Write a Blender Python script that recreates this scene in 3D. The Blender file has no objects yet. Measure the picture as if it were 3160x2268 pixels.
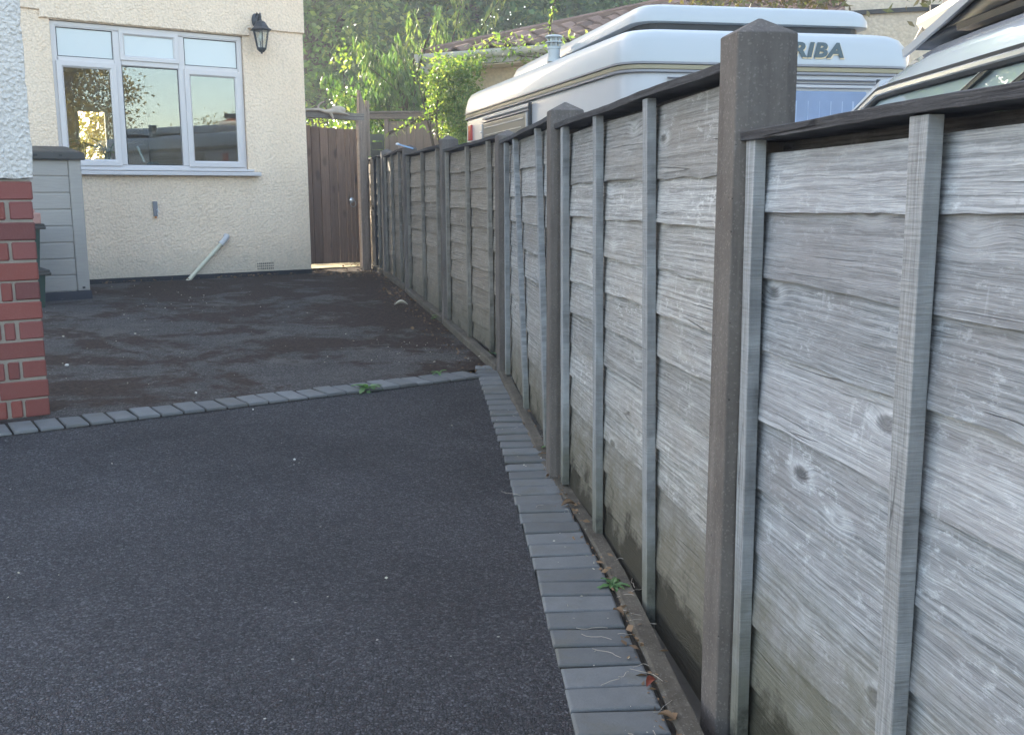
import bpy, math, random
import numpy as np
from math import sin, cos, pi, radians, sqrt, atan2
from mathutils import Vector, Matrix
random.seed(7); RS = np.random.RandomState(11)
sc = bpy.context.scene
col = sc.collection

# ------------------------------------------------------------------ camera, world, sun
cam = bpy.data.cameras.new("camera"); camo = bpy.data.objects.new("camera", cam); col.objects.link(camo)
F, TH, RO = 2214/2268, math.atan(375/2214), radians(.3)
cam.sensor_width = 36; cam.lens = 36*F; cam.clip_end = 500; cam.clip_start = .05
f = Vector((0, cos(TH), -sin(TH))); r0 = Vector((1, 0, 0)); u0 = Vector((0, sin(TH), cos(TH)))
r = r0*cos(RO)-u0*sin(RO); u = u0*cos(RO)+r0*sin(RO)
camo.matrix_world = Matrix(((r.x, u.x, -f.x, 0), (r.y, u.y, -f.y, 0), (r.z, u.z, -f.z, 1.07), (0, 0, 0, 1)))
sc.camera = camo
SUN_AZ, SUN_EL = -38, 24
w = bpy.data.worlds.new("World"); sc.world = w; w.use_nodes = True
nt = w.node_tree; bg = nt.nodes['Background']
sky = nt.nodes.new('ShaderNodeTexSky'); sky.sky_type = 'NISHITA'; sky.sun_disc = False
sky.sun_elevation = radians(SUN_EL); sky.sun_rotation = radians(SUN_AZ)
sky.air_density = 1.0; sky.dust_density = 1.4; sky.ozone_density = 1.5
tint = nt.nodes.new('ShaderNodeMix'); tint.data_type = 'RGBA'; tint.blend_type = 'MULTIPLY'; tint.inputs[0].default_value = 1; tint.inputs[7].default_value = (1.13, 1.0, .87, 1)
nt.links.new(sky.outputs[0], tint.inputs[6]); nt.links.new(tint.outputs[2], bg.inputs[0]); bg.inputs[1].default_value = .15
sl = bpy.data.lights.new("sun", 'SUN'); sl.energy = 3.6; sl.angle = radians(.6); sl.color = (1, .9, .72)
so = bpy.data.objects.new("sun", sl); col.objects.link(so)
sd = Vector((sin(radians(SUN_AZ))*cos(radians(SUN_EL)), cos(radians(SUN_AZ))*cos(radians(SUN_EL)), sin(radians(SUN_EL))))
so.rotation_euler = sd.to_track_quat('Z', 'Y').to_euler(); so.location = (-6, 10, 14)
sc.view_settings.view_transform = 'Standard'; sc.view_settings.look = 'None'
sc.view_settings.exposure = 2.6; sc.view_settings.gamma = 1
sc.cycles.max_bounces = 8; sc.cycles.transparent_max_bounces = 12

# ------------------------------------------------------------------ node helper
class NT:
    def __init__(s, name, rough=.8, spec=.3, metal=0):
        s.m = bpy.data.materials.new(name); s.m.use_nodes = True; s.t = s.m.node_tree
        s.p = s.t.nodes['Principled BSDF']; s.p.inputs['Roughness'].default_value = rough
        s.p.inputs['Specular IOR Level'].default_value = spec; s.p.inputs['Metallic'].default_value = metal
        s._o = None
    def n(s, k, **kw):
        x = s.t.nodes.new('ShaderNode'+k)
        for a, b in kw.items(): setattr(x, a, b)
        return x
    def put(s, sock, v):
        if isinstance(v, bpy.types.NodeSocket): s.t.links.new(v, sock)
        elif isinstance(v, (tuple, list)) and len(v) == 3 and sock.type == 'RGBA': sock.default_value = (*v, 1)
        else: sock.default_value = v
    def obj(s, scale=(1, 1, 1), rnd=True):
        tc = s.n('TexCoord'); v = tc.outputs['Object']
        if rnd:
            oi = s.n('ObjectInfo'); mu = s.n('VectorMath', operation='SCALE'); mu.inputs[0].default_value = (37, 91, 53)
            s.put(mu.inputs['Scale'], oi.outputs['Random'])
            ad = s.n('VectorMath', operation='ADD'); s.put(ad.inputs[0], v); s.put(ad.inputs[1], mu.outputs[0]); v = ad.outputs[0]
        return s.sc(v, scale)
    def sc(s, v, scale):
        if tuple(scale) == (1, 1, 1): return v
        mu = s.n('VectorMath', operation='MULTIPLY'); s.put(mu.inputs[0], v); mu.inputs[1].default_value = scale
        return mu.outputs[0]
    def vadd(s, a, b):
        mu = s.n('VectorMath', operation='ADD'); s.put(mu.inputs[0], a); s.put(mu.inputs[1], b); return mu.outputs[0]
    def sep(s, v):
        x = s.n('SeparateXYZ'); s.put(x.inputs[0], v); return x.outputs
    def comb(s, x, y, z):
        c = s.n('CombineXYZ'); s.put(c.inputs[0], x); s.put(c.inputs[1], y); s.put(c.inputs[2], z); return c.outputs[0]
    def noise(s, v, scale, detail=4, rough=.55, dist=0, out='Fac'):
        x = s.n('TexNoise'); s.put(x.inputs['Vector'], v); x.inputs['Scale'].default_value = scale
        x.inputs['Detail'].default_value = detail; x.inputs['Roughness'].default_value = rough; x.inputs['Distortion'].default_value = dist
        return x.outputs[out]
    def vor(s, v, scale, feature='F1', out='Distance', rnd=1):
        x = s.n('TexVoronoi', feature=feature); s.put(x.inputs['Vector'], v); x.inputs['Scale'].default_value = scale
        x.inputs['Randomness'].default_value = rnd
        return x.outputs[out]
    def ramp(s, fac, stops, interp='LINEAR'):
        x = s.n('ValToRGB'); cr = x.color_ramp; cr.interpolation = interp
        while len(cr.elements) < len(stops): cr.elements.new(.5)
        for e, (p, c) in zip(cr.elements, stops):
            e.position = p; e.color = (c, c, c, 1) if not isinstance(c, tuple) else (*c, 1)
        s.put(x.inputs[0], fac); return x.outputs[0]
    def ma(s, op, a, b=0, c=None, clamp=False):
        x = s.n('Math', operation=op); x.use_clamp = clamp
        s.put(x.inputs[0], a); s.put(x.inputs[1], b)
        if c is not None: s.put(x.inputs[2], c)
        return x.outputs[0]
    def mix(s, fac, a, b, mode='MIX'):
        x = s.n('Mix', data_type='RGBA', blend_type=mode); s.put(x.inputs[0], fac); s.put(x.inputs[6], a); s.put(x.inputs[7], b)
        return x.outputs[2]
    def attr(s, name='rnd'):
        x = s.n('Attribute', attribute_name=name); return x.outputs
    def bump(s, h, strength=.5, dist=.01, prev=None):
        x = s.n('Bump'); x.inputs['Strength'].default_value = strength; x.inputs['Distance'].default_value = dist
        s.put(x.inputs['Height'], h)
        if prev is not None: s.put(x.inputs['Normal'], prev)
        return x.outputs[0]
    def col(s, c): s.put(s.p.inputs['Base Color'], c); return s
    def nrm(s, b): s.put(s.p.inputs['Normal'], b); return s
    def rough(s, v): s.put(s.p.inputs['Roughness'], v); return s

def plain(name, c, rough=.6, spec=.4, metal=0, var=.12, sc_=12, bump=0):
    m = NT(name, rough, spec, metal); v = m.obj(); no = m.noise(v, sc_, 5)
    m.col(m.mix(no, tuple(x*(1-var) for x in c), tuple(min(1, x*(1+var)) for x in c)))
    if bump: m.nrm(m.bump(m.noise(v, sc_*6, 3), bump, .003))
    return m.m

# ------------------------------------------------------------------ materials
def wood_grey(name, dark, light, stain, axis='x', knots=1.0, grain=1.0, mossz=None, ks=.10, saw=0.0, pale=1.0, kd=(4.2, 9.0)):
    """weathered timber; grain runs along local axis x or z"""
    m = NT(name, .85, .2); v = m.obj(); at = m.attr('rnd')[2]
    off = m.comb(m.ma('MULTIPLY', at, 17.3), m.ma('MULTIPLY', at, 5.1), m.ma('MULTIPLY', at, 9.7))
    v = m.vadd(v, off)
    if axis == 'z':
        x, y, z = m.sep(v); v = m.comb(z, y, x)
    kv = m.sc(v, (kd[0], .01, kd[1]))
    vor = m.n('TexVoronoi', feature='F1'); m.put(vor.inputs['Vector'], kv); vor.inputs['Scale'].default_value = 1.0
    d = vor.outputs['Distance']; kc = m.sep(vor.outputs['Color'])[0]
    has = m.ma('GREATER_THAN', kc, 1-.36*knots)
    km = m.ma('MULTIPLY', m.ma('POWER', m.ma('SUBTRACT', 1, m.ma('MULTIPLY', d, 2.6), clamp=True), 2), has)
    x, y, z = m.sep(v)
    wob = m.ma('MULTIPLY', m.ma('SUBTRACT', m.noise(m.comb(m.ma('MULTIPLY', x, 2.6), y, m.ma('MULTIPLY', z, 7)), 1, 3), .5), .015)
    rip = m.ma('MULTIPLY', m.ma('SUBTRACT', m.noise(m.comb(m.ma('MULTIPLY', x, 26), y, m.ma('MULTIPLY', z, 40)), 1, 2), .5), .0028)
    zz = m.ma('ADD', m.ma('ADD', m.ma('ADD', z, m.ma('MULTIPLY', km, .026)), wob), rip)
    g1 = m.noise(m.comb(m.ma('MULTIPLY', x, 2.2), m.ma('MULTIPLY', y, 12), m.ma('MULTIPLY', zz, 130)), 1.0, 6, .66)
    g2 = m.noise(m.comb(m.ma('MULTIPLY', x, 14), y, m.ma('MULTIPLY', zz, 420)), 1.0, 3, .6)
    ring = m.ma('ADD', .5, m.ma('MULTIPLY', m.ma('SINE', m.ma('MULTIPLY', zz, 520)), .5))
    ringm = m.ramp(m.noise(m.comb(m.ma('MULTIPLY', x, 1.2), y, m.ma('MULTIPLY', z, 6)), 1, 3), [(.42, 0), (.62, 1)])
    g = m.ma('ADD', m.ma('MULTIPLY', g1, .62), m.ma('MULTIPLY', g2, .38))
    g = m.ma('ADD', g, m.ma('MULTIPLY', m.ma('MULTIPLY', m.ma('SUBTRACT', ring, .5), ringm), .09))
    patch = m.noise(m.comb(m.ma('MULTIPLY', x, 3), y, m.ma('MULTIPLY', z, 9)), 1, 5, .65)
    c = m.ramp(g, [(.29, tuple(a*.5 for a in dark)), (.41, tuple(a*1.15 for a in dark)), (.59, light), (.76, tuple(min(1, a*1.22) for a in light))])
    c = m.mix(m.ramp(patch, [(.40, 0), (.68, .7)]), c, m.mix(g, tuple(a*.7 for a in stain), tuple(a*1.2 for a in stain)))
    # bleached mottling, broken across the grain
    mo = m.noise(m.comb(m.ma('MULTIPLY', x, 30), y, m.ma('MULTIPLY', z, 75)), 1, 5, .75)
    mo2 = m.noise(m.comb(m.ma('MULTIPLY', x, 4.5), y, m.ma('MULTIPLY', z, 6)), 1, 3, .6)
    mm = m.ma('MULTIPLY', m.ramp(mo, [(.53, 0), (.66, 1)]), m.ramp(mo2, [(.42, .08), (.66, 1)]))
    c = m.mix(m.ma('MULTIPLY', mm, .75*pale), c, tuple(min(1, a*1.5) for a in light))
    dk = m.ma('MULTIPLY', m.ramp(mo, [(.34, 1), (.44, 0)]), m.ramp(mo2, [(.3, 1), (.55, .1)]))
    c = m.mix(m.ma('MULTIPLY', dk, .6), c, tuple(a*.5 for a in dark))
    # knots: dark heart, pale halo
    dd = m.ma('ADD', d, m.ma('MULTIPLY', m.ma('SUBTRACT', g2, .5), .07))
    halo = m.ma('MULTIPLY', m.ramp(dd, [(ks, 0), (ks*1.25, 1), (ks*2.3, 0)]), has)
    c = m.mix(m.ma('MULTIPLY', halo, .42*pale), c, tuple(min(1, a*1.45) for a in light))
    kcore = m.ma('MULTIPLY', m.ramp(dd, [(ks*.55, 1), (ks, 0)]), has)
    c = m.mix(m.ma('MULTIPLY', kcore, .72), c, tuple(a*.32 for a in dark))
    # short pale weather marks across the boards
    dv = m.noise(m.comb(m.ma('MULTIPLY', x, 42), y, m.ma('MULTIPLY', z, 7)), 1, 3, .55)
    c = m.mix(m.ma('MULTIPLY', m.ma('MULTIPLY', m.ramp(dv, [(.62, 0), (.72, 1)]), m.ramp(mo2, [(.5, 0), (.6, 1)])), .4*pale), c, tuple(min(1, a*1.5) for a in light))
    ck = m.ma('ABSOLUTE', m.ma('SUBTRACT', m.noise(m.comb(m.ma('MULTIPLY', x, .8), y, m.ma('MULTIPLY', m.ma('ADD', z, m.ma('MULTIPLY', km, .02)), 26)), 1, 1, .4), .5))
    ckm = m.ma('MULTIPLY', m.ramp(ck, [(.002, 1), (.007, 0)]), m.ramp(m.noise(m.comb(m.ma('MULTIPLY', x, 3.1), y, m.ma('MULTIPLY', z, 11)), 1, 2), [(.56, 0), (.62, 1)]))
    c = m.mix(m.ma('MULTIPLY', ckm, .75), c, tuple(a*.22 for a in dark))
    wn = m.n('TexWhiteNoise', noise_dimensions='1D'); m.put(wn.inputs['W'], m.ma('MULTIPLY', at, 91.7))
    wn2 = m.n('TexWhiteNoise', noise_dimensions='1D'); m.put(wn2.inputs['W'], m.ma('MULTIPLY', at, 33.1))
    c = m.mix(m.ma('MULTIPLY', wn2.outputs[0], .35), c, m.mix(g, tuple(a*.8 for a in stain), tuple(a*1.5 for a in stain)))
    c = m.mix(1.0, c, m.comb(*[m.ma('ADD', .82, m.ma('MULTIPLY', wn.outputs[0], .34))]*3), 'MULTIPLY')
    hgt = m.ma('SUBTRACT', m.ma('SUBTRACT', g, m.ma('MULTIPLY', kcore, .4)), m.ma('MULTIPLY', ckm, .8))
    if saw:
        sw = m.noise(m.comb(m.ma('MULTIPLY', x, 210), m.ma('MULTIPLY', y, 14), m.ma('MULTIPLY', z, 14)), 1, 2, .5)
        c = m.mix(m.ma('MULTIPLY', m.ramp(sw, [(.4, 0), (.62, 1)]), saw), c, tuple(min(1, a*1.35) for a in light)); hgt = m.ma('ADD', m.ma('MULTIPLY', hgt, .5), m.ma('MULTIPLY', sw, .5))
    if mossz is not None:
        tc = m.n('TexCoord'); ox, oy, oz = m.sep(tc.outputs['Object'])
        nn = m.noise(tc.outputs['Object'], 9, 5, .7)
        lo = m.ma('SUBTRACT', m.ma('ADD', oz, m.ma('MULTIPLY', m.ma('SUBTRACT', nn, .5), .5)), mossz[0])
        c = m.mix(m.ramp(lo, [(0, .85), (.28, 0)]), c, m.mix(g, tuple(a*.6 for a in mossz[1]), tuple(a*1.3 for a in mossz[1])))
        c = m.mix(m.ramp(m.ma('ADD', lo, .13), [(0, .92), (.09, 0)]), c, tuple(a*.28 for a in mossz[1]))
    m.col(c)
    m.nrm(m.bump(hgt, .8*grain, .006)); return m.m

M = {}
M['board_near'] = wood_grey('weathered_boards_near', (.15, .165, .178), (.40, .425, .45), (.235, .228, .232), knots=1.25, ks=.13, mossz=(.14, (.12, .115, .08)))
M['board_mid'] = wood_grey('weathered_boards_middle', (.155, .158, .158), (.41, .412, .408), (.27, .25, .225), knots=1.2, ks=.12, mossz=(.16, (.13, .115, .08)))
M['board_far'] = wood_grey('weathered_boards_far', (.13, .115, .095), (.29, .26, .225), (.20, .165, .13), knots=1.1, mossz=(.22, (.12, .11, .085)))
M['batten'] = wood_grey('weathered_batten', (.17, .178, .185), (.35, .365, .375), (.235, .23, .225), axis='z', knots=.3, mossz=(.05, (.14, .14, .11)), saw=.07, pale=.4)
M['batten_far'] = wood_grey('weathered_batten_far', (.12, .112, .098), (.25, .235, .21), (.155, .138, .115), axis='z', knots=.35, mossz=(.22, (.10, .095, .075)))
M['rail'] = wood_grey('dark_cap_rail', (.03, .03, .034), (.085, .085, .09), (.05, .047, .05), knots=.3)
M['gate'] = wood_grey('gate_boards', (.115, .072, .05), (.235, .155, .112), (.17, .108, .078), axis='z', knots=1.5, grain=.5, ks=.24, pale=.1, kd=(3.2, 7.5))
M['gate_post'] = wood_grey('gate_post_wood', (.15, .115, .095), (.32, .26, .215), (.21, .16, .13), axis='z', knots=.6)
M['beam'] = wood_grey('beam_wood', (.09, .08, .075), (.26, .235, .21), (.16, .14, .125), knots=.4)
M['panelb'] = wood_grey('brown_boards', (.19, .16, .14), (.30, .25, .215), (.22, .185, .16), axis='z', knots=.2, grain=.4, pale=.2)

def m_concrete(name, a, b, pits=1.0):
    m = NT(name, .92, .15); v = m.obj(); n1 = m.noise(v, 5, 6, .6); n2 = m.noise(v, 70, 4, .7)
    c = m.mix(m.ramp(n1, [(.3, 0), (.7, 1)]), a, b)
    c = m.mix(m.ma('MULTIPLY', n2, .55), c, tuple(x*.45 for x in a))
    vv = m.vor(v, 55, out='Distance'); pit = m.ramp(m.ma('ADD', vv, m.ma('MULTIPLY', n1, .2)), [(.17, 1), (.24, 0)])
    vc = m.sep(m.vor(v, 55, out='Color'))[0]; pit = m.ma('MULTIPLY', pit, m.ma('GREATER_THAN', vc, .72))
    c = m.mix(m.ma('MULTIPLY', pit, .7*pits), c, (.015, .014, .013))
    lc = m.vor(v, 17, out='Distance'); lcc = m.sep(m.vor(v, 17, out='Color'))[1]; lc = m.ma('ADD', lc, .09)
    li = m.ma('MULTIPLY', m.ramp(m.ma('ADD', lc, m.ma('MULTIPLY', m.ma('SUBTRACT', n2, .35), .5)), [(.13, 1), (.18, 0)]), m.ma('GREATER_THAN', lcc, .975))
    c = m.mix(m.ma('MULTIPLY', li, .7), c, (.27, .27, .25))
    agg = m.sep(m.vor(v, 300, out='Color'))[0]
    c = m.mix(m.ma('MULTIPLY', m.ma('GREATER_THAN', agg, .93), .16), c, (.4, .37, .34))
    st = m.noise(m.sc(v, (22, 22, 1.6)), 1, 4, .6); c = m.mix(m.ramp(st, [(.5, 0), (.72, .45)]), c, tuple(x*.5 for x in a)); c = m.mix(m.ramp(st, [(.28, .35), (.42, 0)]), c, tuple(min(1, x*1.35) for x in b))
    m.col(c); h = m.ma('SUBTRACT', n2, pit)
    m.nrm(m.bump(h, .55, .004)); return m.m
M['post'] = m_concrete('concrete_post', (.125, .108, .097), (.185, .165, .150))
M['gravel'] = m_concrete('gravel_board_concrete', (.085, .072, .056), (.16, .138, .11), .5)

def m_asphalt(name, base, old=False):
    m = NT(name, .9, .22); tc = m.n('TexCoord'); v = tc.outputs['Object']
    wv = m.vadd(v, m.sc(m.noise(v, 60, 2, out='Color'), (.006, .006, .006)))
    v1 = m.n('TexVoronoi', feature='F1'); m.put(v1.inputs['Vector'], wv); v1.inputs['Scale'].default_value = 135
    e1 = m.vor(wv, 135, 'DISTANCE_TO_EDGE')
    v2 = m.n('TexVoronoi', feature='F1'); m.put(v2.inputs['Vector'], wv); v2.inputs['Scale'].default_value = 230
    cell = m.sep(v1.outputs['Color']); cell2 = m.sep(v2.outputs['Color'])
    big = m.noise(v, 1.1, 6, .6); mid = m.noise(v, 7, 5, .65)
    val = m.ma('ADD', .34, m.ma('ADD', m.ma('MULTIPLY', m.ma('POWER', cell[0], 2.5), .8), m.ma('MULTIPLY', cell2[1], .5)))
    val = m.ma('MULTIPLY', val, m.ramp(e1, [(0, .35), (.12, 1)]))
    val = m.ma('MULTIPLY', val, m.ma('ADD', .30, m.ma('MULTIPLY', big, 1.4)))
    val = m.ma('MULTIPLY', val, m.ma('ADD', .75, m.ma('MULTIPLY', mid, .5)))
    c = m.mix(1.0, base, m.comb(val, val, val), 'MULTIPLY')
    # lighter bound stones and small purple ones
    c = m.mix(m.ma('MULTIPLY', m.ma('GREATER_THAN', cell[1], .95), .3), c, (.19, .185, .18))
    c = m.mix(m.ma('MULTIPLY', m.ma('GREATER_THAN', cell[2], .86), .35), c, (.075, .05, .05))
    hh = m.ma('ADD', m.ma('MULTIPLY', m.ramp(e1, [(0, 0), (.25, 1)]), m.ma('ADD', .4, cell[0])), m.ma('MULTIPLY', cell2[0], .4))
    if old:
        vs = m.sc(v, (1, 1, 1)); a = m.noise(v, 1.25, 7, .68, .6); b = m.noise(v, 5.0, 5, .7, .4); x, y, z = m.sep(v)
        moss = m.ma('ADD', m.ma('MULTIPLY', a, .66), m.ma('MULTIPLY', b, .34))
        # dust and moss lie thicker by the house and along the fence foot
        nb = m.ma('ADD', m.ma('MULTIPLY', x, -.57), m.ma('MULTIPLY', y, .8216))
        fe = m.ma('ADD', m.ma('MULTIPLY', x, .97), m.ma('MULTIPLY', y, .25))
        edge = m.ma('MAXIMUM', m.ramp(fe, [(1.05/4, 0), (1.45/4, .11)]), 0) if False else m.ma('MULTIPLY', m.ma('SUBTRACT', fe, .75, clamp=True), .16)
        moss = m.ma('ADD', moss, edge)
        moss = m.ma('ADD', moss, m.ma('MULTIPLY', m.ma('SUBTRACT', nb, 6.5), .012))
        mk = m.ramp(moss, [(.475, 0), (.535, .92)])
        fine = m.noise(v, 45, 4, .7)
        c = m.mix(mk, c, m.mix(m.ramp(fine, [(.35, 0), (.7, 1)]), (.03, .017, .012), (.11, .07, .052)))
        dust = m.ramp(m.noise(v, 1.9, 6, .6, .8), [(.56, 0), (.7, .55)])
        c = m.mix(m.ma('MULTIPLY', dust, m.ma('SUBTRACT', 1, mk)), c, (.22, .20, .175))
        hh = m.ma('ADD', hh, m.ma('MULTIPLY', m.ma('MULTIPLY', mk, fine), 2))
    fl = m.sep(m.vor(v, 26, out='Color')); fd = m.vor(v, 26)
    ch = m.ma('MULTIPLY', m.ma('GREATER_THAN', fl[0], .987), m.ma('LESS_THAN', fd, .1))
    c = m.mix(ch, c, (.5, .47, .42))
    m.col(c); m.nrm(m.bump(hh, 1.0, .009)); return m.m
M['asphalt'] = m_asphalt('new_tarmac', (.122, .117, .126))
M['asphalt_old'] = m_asphalt('old_tarmac', (.185, .168, .160), True)

def m_paver():
    m = NT('charcoal_block', .8, .3); v = m.obj(rnd=False); at = m.attr('rnd')[2]
    n1 = m.noise(v, 14, 5, .65); n2 = m.noise(v, 160, 4, .7); n3 = m.vor(v, 300, out='Color')
    c = m.mix(n1, (.10, .103, .104), (.185, .187, .186)); c = m.mix(m.ma('MULTIPLY', n2, .5), c, (.07, .075, .08))
    c = m.mix(.22, c, n3, 'OVERLAY') if False else c
    f_ = m.ma('ADD', .88, m.ma('MULTIPLY', at, .38)); c = m.mix(1, c, m.comb(f_, f_, f_), 'MULTIPLY')
    ms = m.ramp(m.noise(v, 6, 6, .75), [(.5, 0), (.68, .6)]); c = m.mix(ms, c, (.12, .11, .085))
    m.col(c); m.nrm(m.bump(m.ma('ADD', n2, n1), .6, .004)); return m.m
M['paver'] = m_paver()
M['joint'] = plain('joint_grit', (.03, .026, .022), .95, .1, var=.6, sc_=60, bump=.8)
M['soil'] = plain('soil', (.10, .085, .07), .95, .1, var=.4, sc_=14, bump=.8)

def m_roughcast(name, a, b, size=42, strength=.9, dirt=True):
    m = NT(name, .9, .2); v = m.obj(rnd=False)
    wv = m.vadd(v, m.sc(m.noise(v, size*.5, 2, out='Color'), (.02, .02, .02)))
    vo = m.n('TexVoronoi', feature='SMOOTH_F1'); m.put(vo.inputs['Vector'], wv); vo.inputs['Scale'].default_value = size
    vo.inputs['Smoothness'].default_value = .5
    h1 = m.ma('SUBTRACT', 1, vo.outputs['Distance']); h2 = m.noise(v, size*1.6, 4, .6); h3 = m.noise(v, 6, 4)
    h = m.ma('ADD', m.ma('MULTIPLY', h1, 1.2), m.ma('ADD', m.ma('MULTIPLY', h2, 1.1), m.ma('MULTIPLY', h3, .5)))
    big = m.noise(v, 1.3, 5, .6); c = m.mix(m.ramp(big, [(.3, 0), (.7, 1)]), a, b)
    c = m.mix(m.ramp(m.ma('MULTIPLY', h1, h2), [(.12, .28), (.33, 0)]), c, tuple(x*.55 for x in a))
    if dirt:
        x, y, z = m.sep(v); dn = m.noise(v, 7, 6, .7)
        lo = m.ma('SUBTRACT', m.ma('ADD', z, m.ma('MULTIPLY', m.ma('SUBTRACT', dn, .5), .45)), .33)
        c = m.mix(m.ramp(lo, [(0, .55), (.3, 0)]), c, (.40, .38, .32))
    sv = m.noise(m.sc(v, (9, 9, 1.1)), 1, 5, .6); c = m.mix(m.ramp(sv, [(.55, 0), (.8, .22)]), c, tuple(x*.62 for x in a))
    m.col(c); m.nrm(m.bump(h, strength, .012)); return m.m
M['cream'] = m_roughcast('cream_roughcast', (.80, .635, .475), (.88, .72, .56), 44, .62)
M['white_render'] = m_roughcast('white_roughcast', (.64, .60, .56), (.71, .67, .63), 55, .9, False)
M['beige'] = m_roughcast('beige_render', (.62, .52, .40), (.70, .60, .47), 30, .5, False)

def m_brick():
    m = NT('red_brick', .85, .25); v = m.obj(rnd=False); at = m.attr('rnd')[2]
    c = m.ramp(at, [(0, (.13, .045, .042)), (.5, (.24, .066, .05)), (1, (.20, .075, .072))])
    n = m.noise(v, 24, 6, .7); c = m.mix(m.ma('MULTIPLY', n, .5), c, (.20, .075, .065))
    n2 = m.noise(v, 190, 3, .7); c = m.mix(m.ramp(n2, [(.6, 0), (.8, .35)]), c, (.48, .30, .26))
    m.col(c); m.nrm(m.bump(m.ma('ADD', n, n2), .5, .004)); return m.m
M['brick'] = m_brick()
M['mortar'] = plain('mortar', (.27, .235, .195), .95, .1, var=.25, sc_=30, bump=.9)
M['plinth'] = plain('black_plinth', (.022, .023, .028), .7, .3, var=.4, sc_=20, bump=.4)
M['upvc'] = plain('white_upvc', (.57, .54, .535), .32, .5, var=.02)
M['gasket'] = plain('black_gasket', (.02, .02, .02), .6)
M['pipe'] = plain('pale_plastic_pipe', (.60, .58, .45), .45, .4, var=.06)
M['pipe_grey'] = plain('grey_elbow', (.55, .54, .54), .6, .3, var=.15, sc_=60, bump=.3)
M['iron'] = plain('black_iron', (.035, .037, .04), .5, .5, var=.3, bump=.2)
M['shed_side'] = None
def m_shed(name, a, b):
    m = NT(name, .65, .3); v = m.obj(rnd=False); x, y, z = m.sep(v)
    g = m.noise(m.comb(m.ma('MULTIPLY', x, 6), y, m.ma('MULTIPLY', z, 60)), 1, 4, .6, .4)
    m.col(m.mix(g, a, b)); m.nrm(m.bump(g, .5, .004)); return m.m
M['shed'] = m_shed('grey_plastic_planks', (.30, .28, .255), (.40, .375, .345))
M['shed_dark'] = plain('dark_plastic', (.06, .056, .05), .6, .3, var=.2)
M['shed_base'] = plain('navy_plastic', (.035, .037, .05), .6, .3, var=.2)
M['bin'] = plain('dark_green_plastic', (.018, .045, .035), .5, .4, var=.15)
M['grp'] = NT('white_gelcoat', .36, .4).col((.40, .425, .44)).m
M['grp'].node_tree.nodes['Principled BSDF'].inputs['Coat Weight'].default_value = .12
M['alu'] = plain('caravan_side_paint', (.40, .40, .415), .3, .5, var=.03)
M['gold'] = plain('gold_trim', (.25, .215, .135), .4, .5, var=.08)
M['trim'] = plain('grey_trim', (.20, .20, .22), .4, .5, var=.1)
M['chrome'] = plain('pale_metal_trim', (.55, .56, .56), .25, .5, .6, var=.05)
M['blackr'] = plain('black_rubber', (.03, .032, .035), .55, .4, var=.1)
M['acrylic'] = plain('smoked_acrylic', (.12, .115, .10), .3, .5, var=.08)
M['curtain'] = plain('blue_white_curtain', (.17, .235, .36), .22, .6, var=.22, sc_=7)
M['curtain_fold'] = plain('curtain_fold_pale', (.26, .33, .46), .3, .5, var=.2)
M['redlens'] = plain('red_lens', (.45, .02, .025), .2, .6, var=.1)
M['letter'] = plain('teal_lettering', (.06, .085, .09), .4, .4, var=.1)
M['letter_gold'] = plain('gold_lettering', (.66, .52, .33), .5, .4, var=.05)
M['flue'] = plain('grey_flue', (.45, .48, .48), .5, .4, var=.08)
M['carpaint'] = NT('silver_car_paint', .12, .6).col((.55, .58, .62)).m
M['carpaint'].node_tree.nodes['Principled BSDF'].inputs['Coat Weight'].default_value = 1
M['blackgloss'] = plain('black_gloss', (.012, .013, .016), .25, .5, var=.1)
M['silverbox'] = plain('silver_plastic', (.42, .44, .46), .35, .5, var=.05)
M['gutter'] = plain('white_gutter', (.5, .48, .45), .45, .4, var=.08, sc_=4)
def m_tile(name, a, b, lich):
    m = NT(name, .9, .2); v = m.obj(rnd=False); n = m.noise(v, 4, 6, .65); n2 = m.noise(v, 26, 5, .7)
    at = m.attr('rnd')[2]
    c = m.mix(m.ramp(n, [(.3, 0), (.7, 1)]), a, b); fa = m.ma('ADD', .7, m.ma('MULTIPLY', at, .6)); c = m.mix(1, c, m.comb(fa, fa, fa), 'MULTIPLY')
    c = m.mix(m.ramp(n2, [(.6, 0), (.75, lich)]), c, (.42, .36, .28))
    m.col(c); m.nrm(m.bump(n2, .6, .01)); return m.m
M['tile'] = m_tile('old_pantiles', (.14, .094, .075), (.24, .165, .132), .7)
M['tile_red'] = m_tile('red_tiles', (.28, .11, .07), (.36, .15, .1), .2)
M['room'] = plain('room_wall', (.34, .32, .28), .9, .1, var=.1)
M['white_paint'] = plain('white_paint', (.78, .76, .70), .5, .3, var=.03)
M['roof_dark'] = plain('dark_roof', (.06, .05, .045), .9, .1)
M['garden'] = plain('garden_lawn', (.12, .15, .05), .95, .1, var=.5, sc_=5, bump=.8)
M['drift'] = plain('bleached_driftwood', (.42, .36, .30), .85, .2, var=.35, sc_=14, bump=.6)
M['stem'] = plain('bark', (.085, .065, .05), .95, .1, var=.4, sc_=18, bump=.9)
M['blue'] = plain('blue_plastic', (.25, .42, .66), .4, .4)
M['clear'] = plain('white_plastic', (.75, .76, .78), .4, .4)
M['deadleaf'] = plain('dead_leaf', (.19, .12, .07), .8, .2, var=.5, sc_=3)
M['redleaf'] = plain('red_brown_leaf', (.20, .045, .025), .6, .3, var=.4, sc_=30)
M['paleleaf'] = plain('pale_leaf_scrap', (.55, .50, .40), .8, .2, var=.3, sc_=3)
M['stone'] = plain('pale_pebble', (.62, .60, .56), .8, .2, var=.2, sc_=40)

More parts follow.
